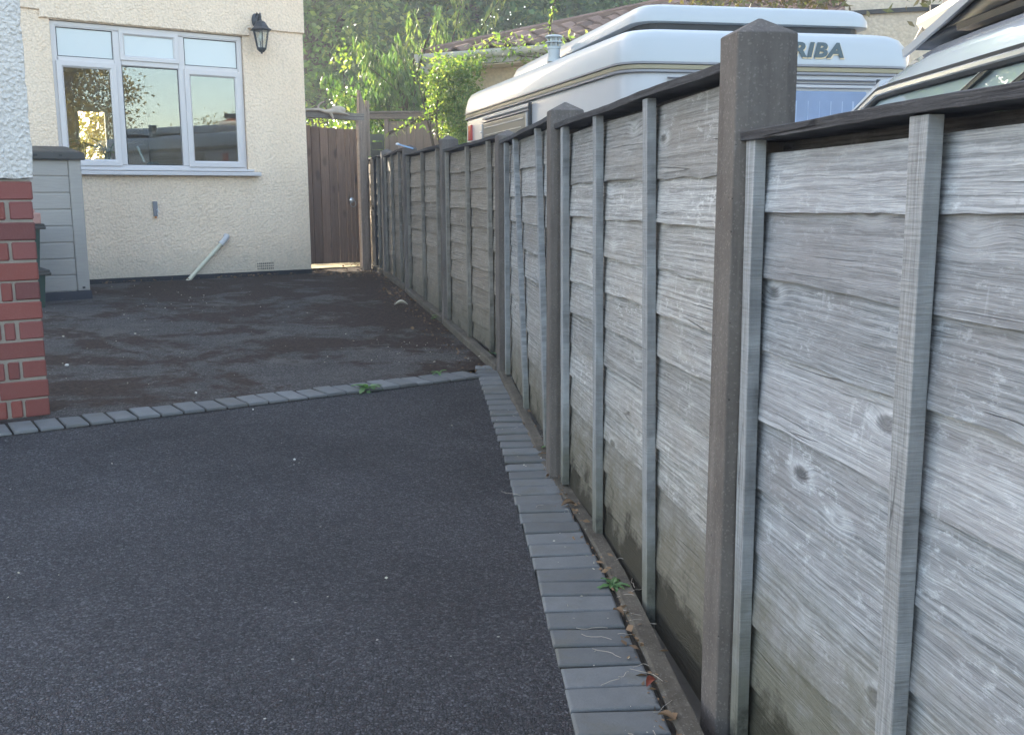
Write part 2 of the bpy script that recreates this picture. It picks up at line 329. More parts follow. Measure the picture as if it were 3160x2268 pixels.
def m_glass(name, refl, rough=0.0, body=None):
    m = bpy.data.materials.new(name); m.use_nodes = True; t = m.node_tree; t.nodes.clear()
    o = t.nodes.new('ShaderNodeOutputMaterial'); mx = t.nodes.new('ShaderNodeMixShader')
    g = t.nodes.new('ShaderNodeBsdfGlossy'); g.inputs['Roughness'].default_value = rough; g.inputs['Color'].default_value = (.92, .95, .97, 1)
    if body is None: b = t.nodes.new('ShaderNodeBsdfTransparent'); b.inputs[0].default_value = (.86, .9, .88, 1)
    else:
        b = t.nodes.new('ShaderNodeBsdfDiffuse'); b.inputs[0].default_value = (*body, 1)
    fr = t.nodes.new('ShaderNodeFresnel'); fr.inputs[0].default_value = 1.5
    nz = t.nodes.new('ShaderNodeTexNoise'); nz.inputs['Scale'].default_value = 2.2; nz.inputs['Detail'].default_value = 1
    tc = t.nodes.new('ShaderNodeTexCoord'); t.links.new(tc.outputs['Object'], nz.inputs['Vector'])
    bp = t.nodes.new('ShaderNodeBump'); bp.inputs['Strength'].default_value = .04; bp.inputs['Distance'].default_value = .02
    t.links.new(nz.outputs[0], bp.inputs['Height']); t.links.new(bp.outputs[0], g.inputs['Normal'])
    ad = t.nodes.new('ShaderNodeMath'); ad.operation = 'ADD'; ad.inputs[1].default_value = refl; ad.use_clamp = True
    t.links.new(fr.outputs[0], ad.inputs[0]); t.links.new(ad.outputs[0], mx.inputs[0])
    t.links.new(b.outputs[0], mx.inputs[1]); t.links.new(g.outputs[0], mx.inputs[2]); t.links.new(mx.outputs[0], o.inputs[0])
    return m
M['glass'] = m_glass('double_glazing', .05)
M['obscure'] = m_glass('obscure_glass', .08, .3, (.46, .50, .51))
M['carglass'] = m_glass('car_glass', .10, 0, (.26, .32, .33))  # pale diffuse body imitates the brightness seen through the glass
M['lampglass'] = m_glass('lantern_glass', .1)

def m_leaf(name, cols, trans=.45, rough=.5):
    m = bpy.data.materials.new(name); m.use_nodes = True; t = m.node_tree; p = t.nodes['Principled BSDF']
    a = t.nodes.new('ShaderNodeAttribute'); a.attribute_name = 'rnd'
    rp = t.nodes.new('ShaderNodeValToRGB'); cr = rp.color_ramp
    while len(cr.elements) < len(cols): cr.elements.new(.5)
    for i, (e, c) in enumerate(zip(cr.elements, cols)): e.position = i/(len(cols)-1); e.color = (*c, 1)
    t.links.new(a.outputs[2], rp.inputs[0]); t.links.new(rp.outputs[0], p.inputs['Base Color'])
    p.inputs['Roughness'].default_value = rough; p.inputs['Specular IOR Level'].default_value = .35
    tr = t.nodes.new('ShaderNodeBsdfTranslucent'); hs = t.nodes.new('ShaderNodeMix'); hs.data_type = 'RGBA'; hs.blend_type = 'MULTIPLY'
    hs.inputs[0].default_value = 1; hs.inputs[7].default_value = (1.9, 2.1, .75, 1); t.links.new(rp.outputs[0], hs.inputs[6])
    t.links.new(hs.outputs[2], tr.inputs[0])
    mx = t.nodes.new('ShaderNodeMixShader'); mx.inputs[0].default_value = trans
    t.links.new(p.outputs[0], mx.inputs[1]); t.links.new(tr.outputs[0], mx.inputs[2]); t.links.new(mx.outputs[0], t.nodes['Material Output'].inputs[0])
    return m
M['leaf_dark'] = m_leaf('dark_tree_leaves', [(.045, .10, .06), (.06, .13, .07), (.08, .16, .075), (.10, .18, .08), (.30, .36, .13)], .5)  # bright last stop paints sunlit clumps into the leaf colour
M['leaf_mid'] = m_leaf('mid_tree_leaves', [(.05, .11, .055), (.08, .15, .06), (.12, .20, .07), (.38, .42, .14)], .5)  # yellowish last stop is sunlight painted on some of the leaves
M['leaf_peach'] = m_leaf('drooping_tree_leaves', [(.05, .10, .045), (.085, .145, .06), (.22, .24, .11)], .42)
M['leaf_vine'] = m_leaf('climber_leaves', [(.085, .15, .045), (.145, .215, .06), (.29, .30, .12)], .42)
M['leaf_bronze'] = m_leaf('bronze_climber_leaves', [(.10, .07, .04), (.14, .12, .05), (.09, .12, .05)], .3)
M['leaf_gold'] = m_leaf('golden_tree_leaves', [(.16, .13, .05), (.24, .19, .06), (.32, .26, .09)], .3)
M['leaf_weed'] = m_leaf('weed_leaves', [(.06, .14, .05), (.10, .2, .07), (.14, .22, .10)], .3)

# ------------------------------------------------------------------ mesh builder
class MB:
    def __init__(s): s.v = []; s.f = []; s.r = []; s.mi = []; s.T = Matrix.Identity(4)
    def add(s, vs, fs, r=None, mi=0):
        o = len(s.v); s.v += [tuple(s.T @ Vector(p)) for p in vs]; s.f += [tuple(i+o for i in q) for q in fs]
        r = random.random() if r is None else r
        s.r += [r]*len(fs); s.mi += [mi]*len(fs); return s
    def box(s, x0, x1, y0, y1, z0, z1, r=None, mi=0, bev=0):
        if bev <= 0:
            vs = [(x0,y0,z0),(x1,y0,z0),(x1,y1,z0),(x0,y1,z0),(x0,y0,z1),(x1,y0,z1),(x1,y1,z1),(x0,y1,z1)]
            return s.add(vs, [(0,3,2,1),(4,5,6,7),(0,1,5,4),(1,2,6,5),(2,3,7,6),(3,0,4,7)], r, mi)
        b = min(bev, (x1-x0)*.45, (y1-y0)*.45, (z1-z0)*.45)
        import itertools
        pts = []; 
        for X, sx in ((x0, 1), (x1, -1)):
            for Y, sy in ((y0, 1), (y1, -1)):
                for Z, sz in ((z0, 1), (z1, -1)):
                    pts.append(((X, Y+sy*b, Z+sz*b), (X+sx*b, Y, Z+sz*b), (X+sx*b, Y+sy*b, Z)))
        vs = [p for t in pts for p in t]; I = lambda i, j, k, a: (i*4+j*2+k)*3+a
        fs = []
        for i in (0, 1):
            q = [I(i,0,0,0), I(i,1,0,0), I(i,1,1,0), I(i,0,1,0)]; fs.append(q if i else q[::-1])
            q = [I(0,i,0,1), I(0,i,1,1), I(1,i,1,1), I(1,i,0,1)]; fs.append(q if i else q[::-1])
            q = [I(0,0,i,2), I(1,0,i,2), I(1,1,i,2), I(0,1,i,2)]; fs.append(q if i else q[::-1])
        for i in (0, 1):
            for j in (0, 1):
                q = [I(i,j,0,0), I(i,j,1,0), I(i,j,1,1), I(i,j,0,1)]; fs.append(q if i == j else q[::-1])
                q = [I(i,0,j,0), I(i,0,j,2), I(i,1,j,2), I(i,1,j,0)]; fs.append(q if i == j else q[::-1])
                q = [I(0,i,j,1), I(1,i,j,1), I(1,i,j,2), I(0,i,j,2)]; fs.append(q if i == j else q[::-1])
        for i in (0, 1):
            for j in (0, 1):
                for k in (0, 1):
                    q = [I(i,j,k,0), I(i,j,k,1), I(i,j,k,2)]; fs.append(q if (i+j+k) % 2 else q[::-1])
        return s.add(vs, fs, r, mi)
    def loft(s, loops, cap0=True, cap1=True, closed=True, r=None, mi=0):
        n = len(loops[0]); vs = [p for l in loops for p in l]; fs = []
        for a in range(len(loops)-1):
            for i in range(n if closed else n-1):
                j = (i+1) % n; fs.append((a*n+i, a*n+j, (a+1)*n+j, (a+1)*n+i))
        if cap0: fs.append(tuple(range(n))[::-1])
        if cap1: fs.append(tuple((len(loops)-1)*n+i for i in range(n)))
        return s.add(vs, fs, r, mi)
    def tube(s, pts, rad, n=8, cap=True, r=None, mi=0):
        pts = [Vector(p) for p in pts]; rr = rad if isinstance(rad, (list, tuple)) else [rad]*len(pts)
        loops = []; prev = None
        for i, p in enumerate(pts):
            t = (pts[min(i+1, len(pts)-1)]-pts[max(i-1, 0)]).normalized()
            a = prev if prev is not None else (Vector((0, 0, 1)) if abs(t.z) < .9 else Vector((1, 0, 0)))
            b = t.cross(a).normalized(); a = b.cross(t).normalized(); prev = a
            loops.append([tuple(p+(a*cos(2*pi*k/n)+b*sin(2*pi*k/n))*rr[i]) for k in range(n)])
        return s.loft(loops, cap, cap, True, r, mi)
    def lathe(s, prof, c=(0, 0, 0), n=16, r=None, mi=0):
        return s.loft([[(c[0]+R*cos(2*pi*k/n), c[1]+R*sin(2*pi*k/n), c[2]+z) for k in range(n)] for R, z in prof], True, True, True, r, mi)
    def prism(s, poly, z0, z1, r=None, mi=0):
        return s.loft([[(x, y, z0) for x, y in poly], [(x, y, z1) for x, y in poly]], r=r, mi=mi)
    def sphere(s, c, R, n=10, m=7, r=None, mi=0):
        if not isinstance(R, tuple): R = (R, R, R)
        return s.loft([[(c[0]+R[0]*sin(pi*(j+.02)/(m+.04))*cos(2*pi*k/n), c[1]+R[1]*sin(pi*(j+.02)/(m+.04))*sin(2*pi*k/n), c[2]-R[2]*cos(pi*(j+.02)/(m+.04))) for k in range(n)] for j in range(m+1)], r=r, mi=mi)
    def build(s, name, mat, parent=None, loc=None, rz=None, smooth=False, bevel=0, **tags):
        me = bpy.data.meshes.new(name); me.from_pydata(s.v, [], s.f); me.update()
        for m_ in (mat if isinstance(mat, (list, tuple)) else [mat]): me.materials.append(m_)
        if len(set(s.mi)) > 1: me.polygons.foreach_set('material_index', s.mi)
        a = me.attributes.new('rnd', 'FLOAT', 'FACE'); a.data.foreach_set('value', s.r)
        if smooth:
            me.polygons.foreach_set('use_smooth', [True]*len(me.polygons))
            try: me.set_sharp_from_angle(angle=radians(smooth if smooth > 1 else 40))
            except Exception: pass
        return link(name, me, parent, loc, rz, bevel, tags)

def link(name, me, parent=None, loc=None, rz=None, bevel=0, tags=None):
    o = bpy.data.objects.new(name, me); col.objects.link(o)
    if parent is not None: o.parent = parent
    if loc is not None: o.location = loc
    if rz is not None: o.rotation_euler = (0, 0, rz)
    if bevel:
        b = o.modifiers.new('bevel', 'BEVEL'); b.width = bevel; b.segments = 2; b.limit_method = 'ANGLE'; b.angle_limit = radians(40)
    for k, v in (tags or {}).items():
        o[{'cat': 'category'}.get(k, k)] = v
    return o
def thing(name, label, cat, loc=(0, 0, 0), rz=0, group=None):
    o = bpy.data.objects.new(name, None); col.objects.link(o); o.location = loc; o.rotation_euler = (0, 0, rz)
    o.empty_display_size = .1; o['label'] = label; o['category'] = cat
    if group: o['group'] = group
    return o

# ------------------------------------------------------------------ ground
def zb(b): return float(np.interp(b, [-30, -5, 1.5, 3.1, 4.74, 6.5, 8.25, 10, 11, 14, 40], [-.3, -.12, -.035, -.02, .078, .15, .225, .25, .26, .3, .35]))
def bval(x, y): return -.5701*x+.8216*y
def zg(x, y): return zb(bval(x, y))
DW = Vector((.8216, .5701, 0)); NB = Vector((-.5701, .8216, 0))   # along the house front (to the right), and back into it
def sheet(name, mat, poly, dz, step=.25, **tags):
    """sheet that follows the lie of the land inside a convex polygon: cut in strips along the slope"""
    import bmesh
    bm = bmesh.new(); vs = [bm.verts.new((x, y, 0)) for x, y in poly]; bm.faces.new(vs)
    for b in (-5, 1.5, 2.3, 3.1, 3.5, 3.9, 4.3, 4.74, 5.2, 5.7, 6.5, 7.3, 8.25, 9, 10, 11, 14):
        g_ = bm.verts[:]+bm.edges[:]+bm.faces[:]
        bmesh.ops.bisect_plane(bm, geom=g_, plane_co=(-.5701*b, .8216*b, 0), plane_no=(-.5701, .8216, 0))
    for v in bm.verts: v.co.z = zg(v.co.x, v.co.y)+dz
    me = bpy.data.meshes.new(name); bm.to_mesh(me); bm.free(); me.materials.append(mat)
    if me.polygons[0].normal.z < 0: me.flip_normals()
    return link(name, me, tags=tags)
sheet('ground', M['soil'], [(-120, -120), (120, -120), (120, 120), (-120, 120)], -.17, kind='structure')
# near tarmac, far tarmac
P_L = [(.40, -2.5), (.136, 1.9), (.056, 3.034), (-.049, 4.2), (-.195, 5.66)]
sheet('driveway', M['asphalt'], [(-12, -4), (.55, -4), (.40, -2.5), (.14, 1.9), (-.045, 4.2), (-.18, 5.72), (-11, -1.78)][::1], -.006, kind='structure')
sheet('old_driveway', M['asphalt_old'], [(-11.05, -1.72), (-.23, 5.8), (.05, 5.75), (-.45, 7.5), (-.9, 9.3), (-1.35, 11.1), (-1.7, 12.4), (-3.3, 10.6), (-14, 3.2)], -.01, kind='structure')
sheet('side_path', plain('sun_tinted_gravel', (.55, .48, .33), .95, .1, var=.2, sc_=30), [(-3.2, 11.45), (-1.55, 12.6), (-2.5, 18), (-6.5, 18)], -.012, kind='structure')  # pale yellow path colour stands in for sunlight showing under the gate

# block paving edges (laid blocks: one strip each)
def block(mb, c, ax, ay, lx, ly, top, j=.0):
    """one bevelled block centred at c, axes ax (length lx) and ay (width ly)"""
    ax = Vector(ax); ay = Vector(ay); b = .005; T = mb.T
    z = zg(c[0], c[1])+top+random.uniform(-.003, .0025)
    an = random.uniform(-1, 1)*.012; a2 = (ax*cos(an)+ay*sin(an)); b2 = (ay*cos(an)-ax*sin(an))
    t1_ = random.uniform(-.0018, .0018); t2_ = random.uniform(-.0012, .0012)
    def ring(k, dz): return [tuple(Vector((c[0], c[1], z+dz+(sx*t1_+sy*t2_)))+a2*(sx*(lx/2-k))+b2*(sy*(ly/2-k))) for sx, sy in ((-1,-1),(1,-1),(1,1),(-1,1))]
    mb.loft([ring(0, -.05), ring(0, -b), ring(b*.5, -b*.35), ring(b*1.4, 0)])
strip = MB(); y = .2
def lx(y): return float(np.interp(y, [1.0, 1.9, 3.034, 4.2, 5.62, 5.9], [.176, .136, .056, -.046, -.190, -.222]))
def rx(y): return float(np.interp(y, [1.0, 1.9, 2.87, 3.8, 5.2, 5.9], [.375, .331, .262, .158, .03, -.035]))
while y < 5.86:
    a, b = lx(y), rx(y); block(strip, ((a+b)/2+random.uniform(-.003, .003), y, 0), (.9985, .055, 0), (-.055, .9985, 0), .2 if b-a > .19 else b-a+.006, .0975, .004)
    y += .1045
strip.build('paving_edge', M['paver'], kind='structure')
cross = MB(); A0 = Vector((-.205, 5.66, 0)); k = 0
while k < 34:
    t = .075+k*.1045; c = A0-Vector((.829, .559, 0))*t
    block(cross, c, (-.559, .829, 0), (.829, .559, 0), .205, .0945, .006); k += 1
cross.build('paving_band', M['paver'], kind='structure')
jb = MB()
for i in range(30):
    y0, y1 = .2+i*.19, .2+(i+1)*.19
    if y1 > 5.9: break
    jb.add([(lx(y0)-.002, y0, zg(lx(y0), y0)-.004), (rx(y0)+.012, y0, zg(rx(y0), y0)-.004), (rx(y1)+.012, y1, zg(rx(y1), y1)-.004), (lx(y1)-.002, y1, zg(lx(y1), y1)-.004)], [(0, 1, 2, 3)])
for i in range(19):
    c0 = A0-Vector((.829, .559, 0))*(i*.19); c1 = A0-Vector((.829, .559, 0))*((i+1)*.19); n_ = Vector((-.559, .829, 0))*.112
    jb.add([tuple(p+Vector((0, 0, zg(p.x, p.y)-.003))) for p in (c0-n_, c1-n_, c1+n_, c0+n_)], [(3, 2, 1, 0)])
jb.build('paving_joint_bed', M['joint'], kind='structure')

# ------------------------------------------------------------------ fence
P1 = Vector((.49, 2.05, 0)); P2 = Vector((.205, 3.87, 0)); P3 = Vector((-.018, 5.7, 0)); P4 = Vector((-.455, 7.5, 0))
P5 = Vector((-.922, 9.3, 0)); P6 = Vector((-1.35, 11.1, 0)); P7 = Vector((-1.80, 12.75, 0)); P0 = P1*2-P2; 
posts = [P0, P1, P2, P3, P4, P5, P6, P7]
ptop = [1.40, 1.415, 1.424, 1.443, 1.525, 1.552, 1.605, 1.56]
fence = thing('garden_fence', 'long weathered lapped timber fence with concrete posts running down the right of the driveway', 'fence', (P1.x, P1.y, zg(P1.x, P1.y)))
FO = Vector((P1.x, P1.y, zg(P1.x, P1.y)))
def fdir(i):
    a = posts[max(i-1, 0)]; b = posts[min(i+1, 7)]
    if i == 3: a = posts[3]
    d = (b-a).normalized(); return d
def concrete_post(i):
    p = posts[i]; d = fdir(i); rz = atan2(d.y, d.x); zt = ptop[i]; z0 = zg(p.x, p.y)-.2
    hx, hy, ch = .05, .063, .024
    if i == 1: rz += radians(1.5)
    sec = [(-hx+ch*.3, -hy), (hx-ch*.3, -hy), (hx, -hy+ch), (hx, hy-ch), (hx-ch*.3, hy), (-hx+ch*.3, hy), (-hx, hy-ch), (-hx, -hy+ch)]
    m = MB(); H = zt-.034-z0
    lv = [0, .25, .5, .75, .97, 1]
    loops = []
    for t in lv:
        k = 1+.03*(1-t); loops.append([(x*k+random.uniform(-.0006, .0006), y*k+random.uniform(-.0006, .0006), t*H) for x, y in sec])
    loops.append([(x*.96, y*.96, H+.003) for x, y in sec]); loops.append([(x*.06, y*.06, H+.033) for x, y in sec])
    m.loft(loops)
    o = m.build('concrete_post', M['post'], fence, Vector((p.x, p.y, z0))-FO, rz, bevel=.003)
    return o
for i in range(1, 8): concrete_post(i)

def panel(i, ztop, zbot, battens, near, label=None, gap=.0, bump_rail=0, boards=(.125, .125)):
    A, B = posts[i], posts[i+1]; d = (B-A); L = d.length; d.normalize(); rz = atan2(d.y, d.x)
    # local x along the fence away from the viewer, local y to the left (driveway), z up from 0
    loc = Vector((A.x, A.y, 0)); x0, x1 = .048, L-.048
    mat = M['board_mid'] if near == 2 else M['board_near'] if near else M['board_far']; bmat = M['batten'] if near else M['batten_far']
    root = None
    zb0, zb1 = zbot if isinstance(zbot, tuple) else (zbot, zbot); zbot = min(zb0, zb1)
    def zbx(x): return zb0+(zb1-zb0)*(x/L)
    mb = MB(); z1 = ztop-.03-gap; first, pitch = boards; tops = [z1]; zc = z1-first
    while zc > zbot: tops.append(zc); zc -= pitch+random.uniform(-.007, .007)
    rows = len(tops)
    NX = 40 if near else 24
    for k in range(rows):
        top = tops[k]; bot = max((tops[k+1] if k+1 < rows else zbot-.1)-.022, zbot+random.uniform(-.004, .004))
        if top-bot < .03: continue
        nse = [random.uniform(-1, 1)*.0011 for _ in range(NX+1)]; nse = [sum(nse[max(0, i_-1):i_+2]) for i_ in range(NX+1)]; chip = random.random() < .6; cx_ = random.uniform(.1, .9)*NX
        ph = [random.uniform(0, 6.28) for _ in range(4)]; amp = random.uniform(.0015, .0042); tilt = random.uniform(-.006, .006)
        up = MB(); rr = random.random()
        for xa in range(NX):
            pass
        loops = []
        for q in range(NX+1):
            x = x0+.004+(x1-x0-.008)*q/NX; tt = q/NX-.5
            wv = amp*(sin(x*4+ph[0])+.6*sin(x*11+ph[1])+.35*sin(x*27+ph[2])) ; wt = amp*.5*sin(x*6+ph[3])+tilt*tt
            bo = max(bot+wv+tilt*tt+nse[q]+(.004*max(0, 1-abs(q-cx_)/1.6) if chip else 0), zbx(x)); to = max(top+wt-.002, bo+.004); bow = .003*sin(x*5+ph[1])
            yb = .0158+bow; yt = .0045+bow*.5
            loops.append([(x, yb, bo), (x, yb-.008, bo+.001), (x, yt-.007, to), (x, yt, to)])
        mb.loft(loops, r=rr)
    slab = mb.build('fence_panel', mat, fence, loc-FO+Vector((0, 0, 0)), rz, bevel=0)
    if label: slab['label'] = label
    for (xt, xb) in battens:
        b = MB(); zt, zbb = ztop-.023, zbx(xb); w_ = .0225
        if abs(xt-x0) < .09 or abs(xt-x1) < .09: w_ = .02
        n = 10; loops = []
        for q in range(n+1):
            t = q/n; x = xb+(xt-xb)*t+random.uniform(-.0007, .0007); z = zbb+(zt-zbb)*t; j = random.uniform(-.0006, .0006)
            loops.append([(x-w_, .0185, z), (x+w_, .0185, z), (x+w_+j, .043+j, z), (x-w_-j, .043-j, z)])
        b.loft(loops)
        b.build('batten', bmat, slab, bevel=.0015)
    # back battens seen over the top only as thickness of the rail
    rl = MB(); n = 26; loops = []; ph = random.uniform(0, 6)
    for q in range(n+1):
        x = x0-.0+(x1-x0)*q/n; s = .0018*sin(x*7+ph)+random.uniform(-.0006, .0006); dzz = bump_rail*sin(pi*q/n)
        loops.append([(x, .050, ztop-.022+s+dzz), (x, .052, ztop-.004+s+dzz), (x, .012, ztop+.003+s+dzz), (x, -.036, ztop-.006+s+dzz), (x, -.034, ztop-.024+s+dzz)])
    rl.loft(loops); rl.build('cap_rail', M['rail'], slab, bevel=.001)
    br_ = MB(); br_.loft([[(x, -.058, ztop-.095), (x, -.038, ztop-.095), (x, -.038, ztop-t_), (x, -.058, ztop-t_)] for x, t_ in ((x0, .010), (.6, .010), (.8, .017 if near else .010), (1.1, .022 if near else .010), (1.35, .018 if near else .010), (1.6, .010), (x1, .010))]); br_.build('back_rail', M['rail'], slab)
    return slab
slab0 = panel(0, 1.200, -.15, [(.06, .06), (.58, .58), (1.176, 1.171), (1.762, 1.745)], True, gap=.014, boards=(.088, .140))
panel(1, 1.345, (-.135, .005), [(.07, .07), (.641, .56), (1.197, 1.149), (1.70, 1.675)], 2, gap=.010, boards=(.165, .118))
panel(2, 1.385, (.03, .11), [(.07, .07), (.498, .233), (1.262, .880), (1.64, 1.64)], 2)
panel(3, 1.425, .15, [(.08, .08), (.363, .313), (1.016, 1.001), (1.77, 1.77)], False)
panel(4, 1.47, .20, [(.08, .08), (.32, .30), (1.017, 1.006), (1.78, 1.78)], False)
panel(5, 1.535, .24, [(.08, .08), (.55, .50), (1.15, 1.15), (1.77, 1.77)], False)
panel(6, 1.555, .25, [(.08, .08), (.5, .5), (1.0, 1.0), (1.6, 1.6)], False)
for i in range(7):
    A, B = posts[i], posts[i+1]; d = B-A; L = d.length; rz = atan2(d.y, d.x); m = MB(); n = 14; loops = []
    for q in range(n+1):
        x = (.05+(L-.10)*q/n) if i > 2 else L*q/n; p = A+d*(x/L); z = zg(p.x, p.y); j = random.uniform(-.003, .003)
        yo = .072
        if i < 3: yo = max(.066, (p.x-rx(p.y))*.985-.014)
        if i == 0: yo = max(yo, .15)
        yi = max(yo-.05, .018) if i < 3 else .018; hk = (.006 if i < 2 else .006+.025*(q/n)) if i < 3 else .034
        loops.append([(x, yi, z-.17), (x, yo+j, z-.17), (x, yo+j, z+hk-.006+j), (x, yo-.008+j, z+hk+j), (x, yi, z+hk+j*1.5)])
    m.loft(loops); m.build('gravel_board', M['gravel'], fence, Vector((A.x, A.y, 0))-FO, rz)

# ------------------------------------------------------------------ cream house
C0 = Vector((-2.255, 11.3, 0)); HR = atan2(-DW.y, -DW.x)   # local x runs left along the front, local y = towards the viewer
# local frame: x = s (left along wall), y: outward (-b) so that x cross y = up?  x=(-.8216,-.5701), outward=(.5701,-.8216): cross z = .8216*.8216+.5701^2 >0
house = thing('cream_house', 'cream roughcast house with a white three-part window facing the driveway', 'house', C0, HR)
WX0, WX1, WZ0, WZ1 = .676, 2.55, 1.36, 2.755
HW, HD, HH = 9.0, 6.0, 6.1
wl = MB()
def quadxz(mb, x0, x1, z0, z1, y, r=.5): mb.add([(x0, y, z0), (x1, y, z0), (x1, y, z1), (x0, y, z1)], [(3, 2, 1, 0)] if False else [(0, 3, 2, 1)], r)
quadxz(wl, 0, WX0, .29, HH, 0); quadxz(wl, WX1, HW, .29, HH, 0); quadxz(wl, WX0, WX1, .29, WZ0, 0); quadxz(wl, WX0, WX1, WZ1, HH, 0)
# reveals
rv = .085
wl.add([(WX0, 0, WZ0), (WX0, 0, WZ1), (WX0, -rv, WZ1), (WX0, -rv, WZ0)], [(0, 1, 2, 3)], .5)
wl.add([(WX1, 0, WZ0), (WX1, 0, WZ1), (WX1, -rv, WZ1), (WX1, -rv, WZ0)], [(3, 2, 1, 0)], .5)
wl.add([(WX0, 0, WZ1), (WX1, 0, WZ1), (WX1, -rv, WZ1), (WX0, -rv, WZ1)], [(0, 1, 2, 3)], .5)
wl.add([(WX0, 0, WZ0), (WX1, 0, WZ0), (WX1, -rv, WZ0), (WX0, -rv, WZ0)], [(3, 2, 1, 0)], .5)
# side (right) wall, left and back walls; the back wall keeps a garden door opening
wl.add([(0, 0, .1), (0, -HD, .1), (0, -HD, HH), (0, 0, HH)], [(0, 1, 2, 3)], .5)
wl.add([(HW, 0, .1), (HW, -HD, .1), (HW, -HD, HH), (HW, 0, HH)], [(3, 2, 1, 0)], .5)
DX0, DX1, DZ1 = .66, 1.14, 2.46
for a, b, c, e in ((0, DX0, .1, HH), (DX1, HW, .1, HH), (DX0, DX1, DZ1, HH)): wl.add([(a, -HD, c), (b, -HD, c), (b, -HD, e), (a, -HD, e)], [(0, 1, 2, 3)], .5)
# inside faces 12 cm in so that the wall has thickness at the corner
wall = wl.build('wall', M['cream'], house)
# upper render band, 22 mm proud, with the stepped lower edge
ub = MB(); poly = [(9, HH), (9, 2.835), (2.632, 2.833), (2.640, 2.762), (.606, 2.762), (.622, 2.838), (-.012, 2.835), (-.012, HH)]
pts = []
for i in range(len(poly)-1):
    a, b = poly[i], poly[i+1]; n = max(1, int(math.hypot(a[0]-b[0], a[1]-b[1])/.04)) if i in (1, 2, 3, 4, 5) else 1
    for q in range(n):
        t = q/n; j = random.uniform(-.004, .004) if i in (1, 3, 5) else 0; pts.append((a[0]+(b[0]-a[0])*t, a[1]+(b[1]-a[1])*t+j))
pts.append(poly[-1])
loops = [[(x, y_, z) for x, z in pts] for y_ in (.001, .018)]; loops.append([(x, .024, z+.006 if z < 3 else z) for x, z in pts])
ub.loft(loops, cap0=False); ub.build('upper_render', M['cream'], house)
cb = MB(); cb.box(-.012, 0, -.5, .001, 2.835, HH); cb.build('upper_render', M['cream'], house)
pl = MB(); pl.box(-.004, 9, -.3, .004, -.1, .293); pl.build('plinth', M['plinth'], house)
il = MB(); il.box(.02, 8.9, -HD+.15, -.15, 2.95, 3.0); il.box(.03, 8.9, -HD+.15, -.15, .28, .34); il.box(4.0, 4.05, -HD+.1, -.1, .34, 2.95)
il.box(.13, WX0-.05, -.14, -.12, .3, 2.95); il.box(WX1+.05, 4, -.14, -.12, .3, 2.95); il.box(WX0-.05, WX1+.05, -.14, -.12, .34, WZ0-.02)
il.box(.02, .10, -HD+.12, -.12, .34, 2.95)
il.build('room_lining', M['room'], house)
ct = MB(); ct.box(.3, 3.8, -.75, -.16, 1.22, 1.26); ct.build('worktop', M['white_paint'], house)
rf = MB(); rf.add([(-.3, .35, HH-.1), (HW+.3, .35, HH-.1), (HW+.3, -HD-.35, HH-.1), (-.3, -HD-.35, HH-.1), (-.3, -HD/2, HH+2.4), (HW+.3, -HD/2, HH+2.4)], [(0, 1, 2, 3)[::-1], (0, 1, 5, 4), (2, 3, 4, 5), (1, 2, 5), (3, 0, 4)])
rf.build('roof', M['tile'], house)  # unseen roof prism, added as a shading volume for the driveway
# rear glazed door
rd = MB()
rd.box(DX0, DX0+.05, -HD-.02, -HD+.04, .3, DZ1); rd.box(DX1-.05, DX1, -HD-.02, -HD+.04, .3, DZ1); rd.box(DX0, DX1, -HD-.02, -HD+.04, DZ1-.06, DZ1); rd.box(DX0+.05, DX1-.05, -HD, -HD+.03, 1.55, 1.68)
rd.box(DX0+.05, DX1-.05, -HD, -HD+.03, .3, 1.25); rear = rd.build('rear_door', M['white_paint'], house)

# window
win = MB(); win.box(WX0, WX1, -.084, -.02, WZ0+.001, WZ0+.05)
win = thing_dummy = None
def fr(mb, x0, x1, z0, z1, wth, y0, y1, bev=.006):
    """rectangular frame, mitred with a sloped inner bead: y1 is the front"""
    o = [(x0, z0), (x1, z0), (x1, z1), (x0, z1)]; wi = wth
    def R(k, y): return [(x0+k, y, z0+k), (x1-k, y, z0+k), (x1-k, y, z1-k), (x0+k, y, z1-k)]
    mb.loft([R(0, y0), R(0, y1-.003), R(.003, y1), R(wi-.016, y1), R(wi, y1-.014), R(wi, y0)], False, False)
WIN = MB()
fr(WIN, WX0+.004, WX1-.004, WZ0+.004, WZ1-.004, .055, -.082, -.030)
# mullions and transom
tz = 2.385
mx1, mx2 = 1.945, 1.318    # seen left and right mullion (x grows to the left)
for mx in (mx1, mx2): WIN.box(mx-.032, mx+.032, -.082, -.0302, WZ0+.058, WZ1-.058, bev=.004)
def trans(xa, xb, z): WIN.box(xa, xb, -.082, -.0304, z-.032, z+.032, bev=.004)
trans(mx1+.033, WX1-.058, tz+.01); trans(mx2+.033, mx1-.033, tz+.03); trans(WX0+.058, mx2-.033, tz+.005)
window = WIN.build('window', M['upvc'], house, bevel=.002)
sash = MB()
fr(sash, mx1+.02, WX1-.035, WZ0+.045, tz+.005, .062, -.06, -.012); s1 = sash.build('sash', M['upvc'], window)
sash = MB(); fr(sash, WX0+.035, mx2-.02, WZ0+.045, tz+.0, .062, -.06, -.012); s2 = sash.build('sash', M['upvc'], window)
sash = MB(); fr(sash, mx2+.025, mx1-.025, tz+.045, WZ1-.035, .050, -.06, -.016); s3 = sash.build('sash', M['upvc'], window)
bd = MB(); fr(bd, mx2+.03, mx1-.03, WZ0+.05, tz-.0, .014, -.06, -.034); fr(bd, mx1+.03, WX1-.052, tz+.04, WZ1-.052, .012, -.06, -.034); fr(bd, WX0+.052, mx2-.03, tz+.035, WZ1-.052, .012, -.06, -.034)
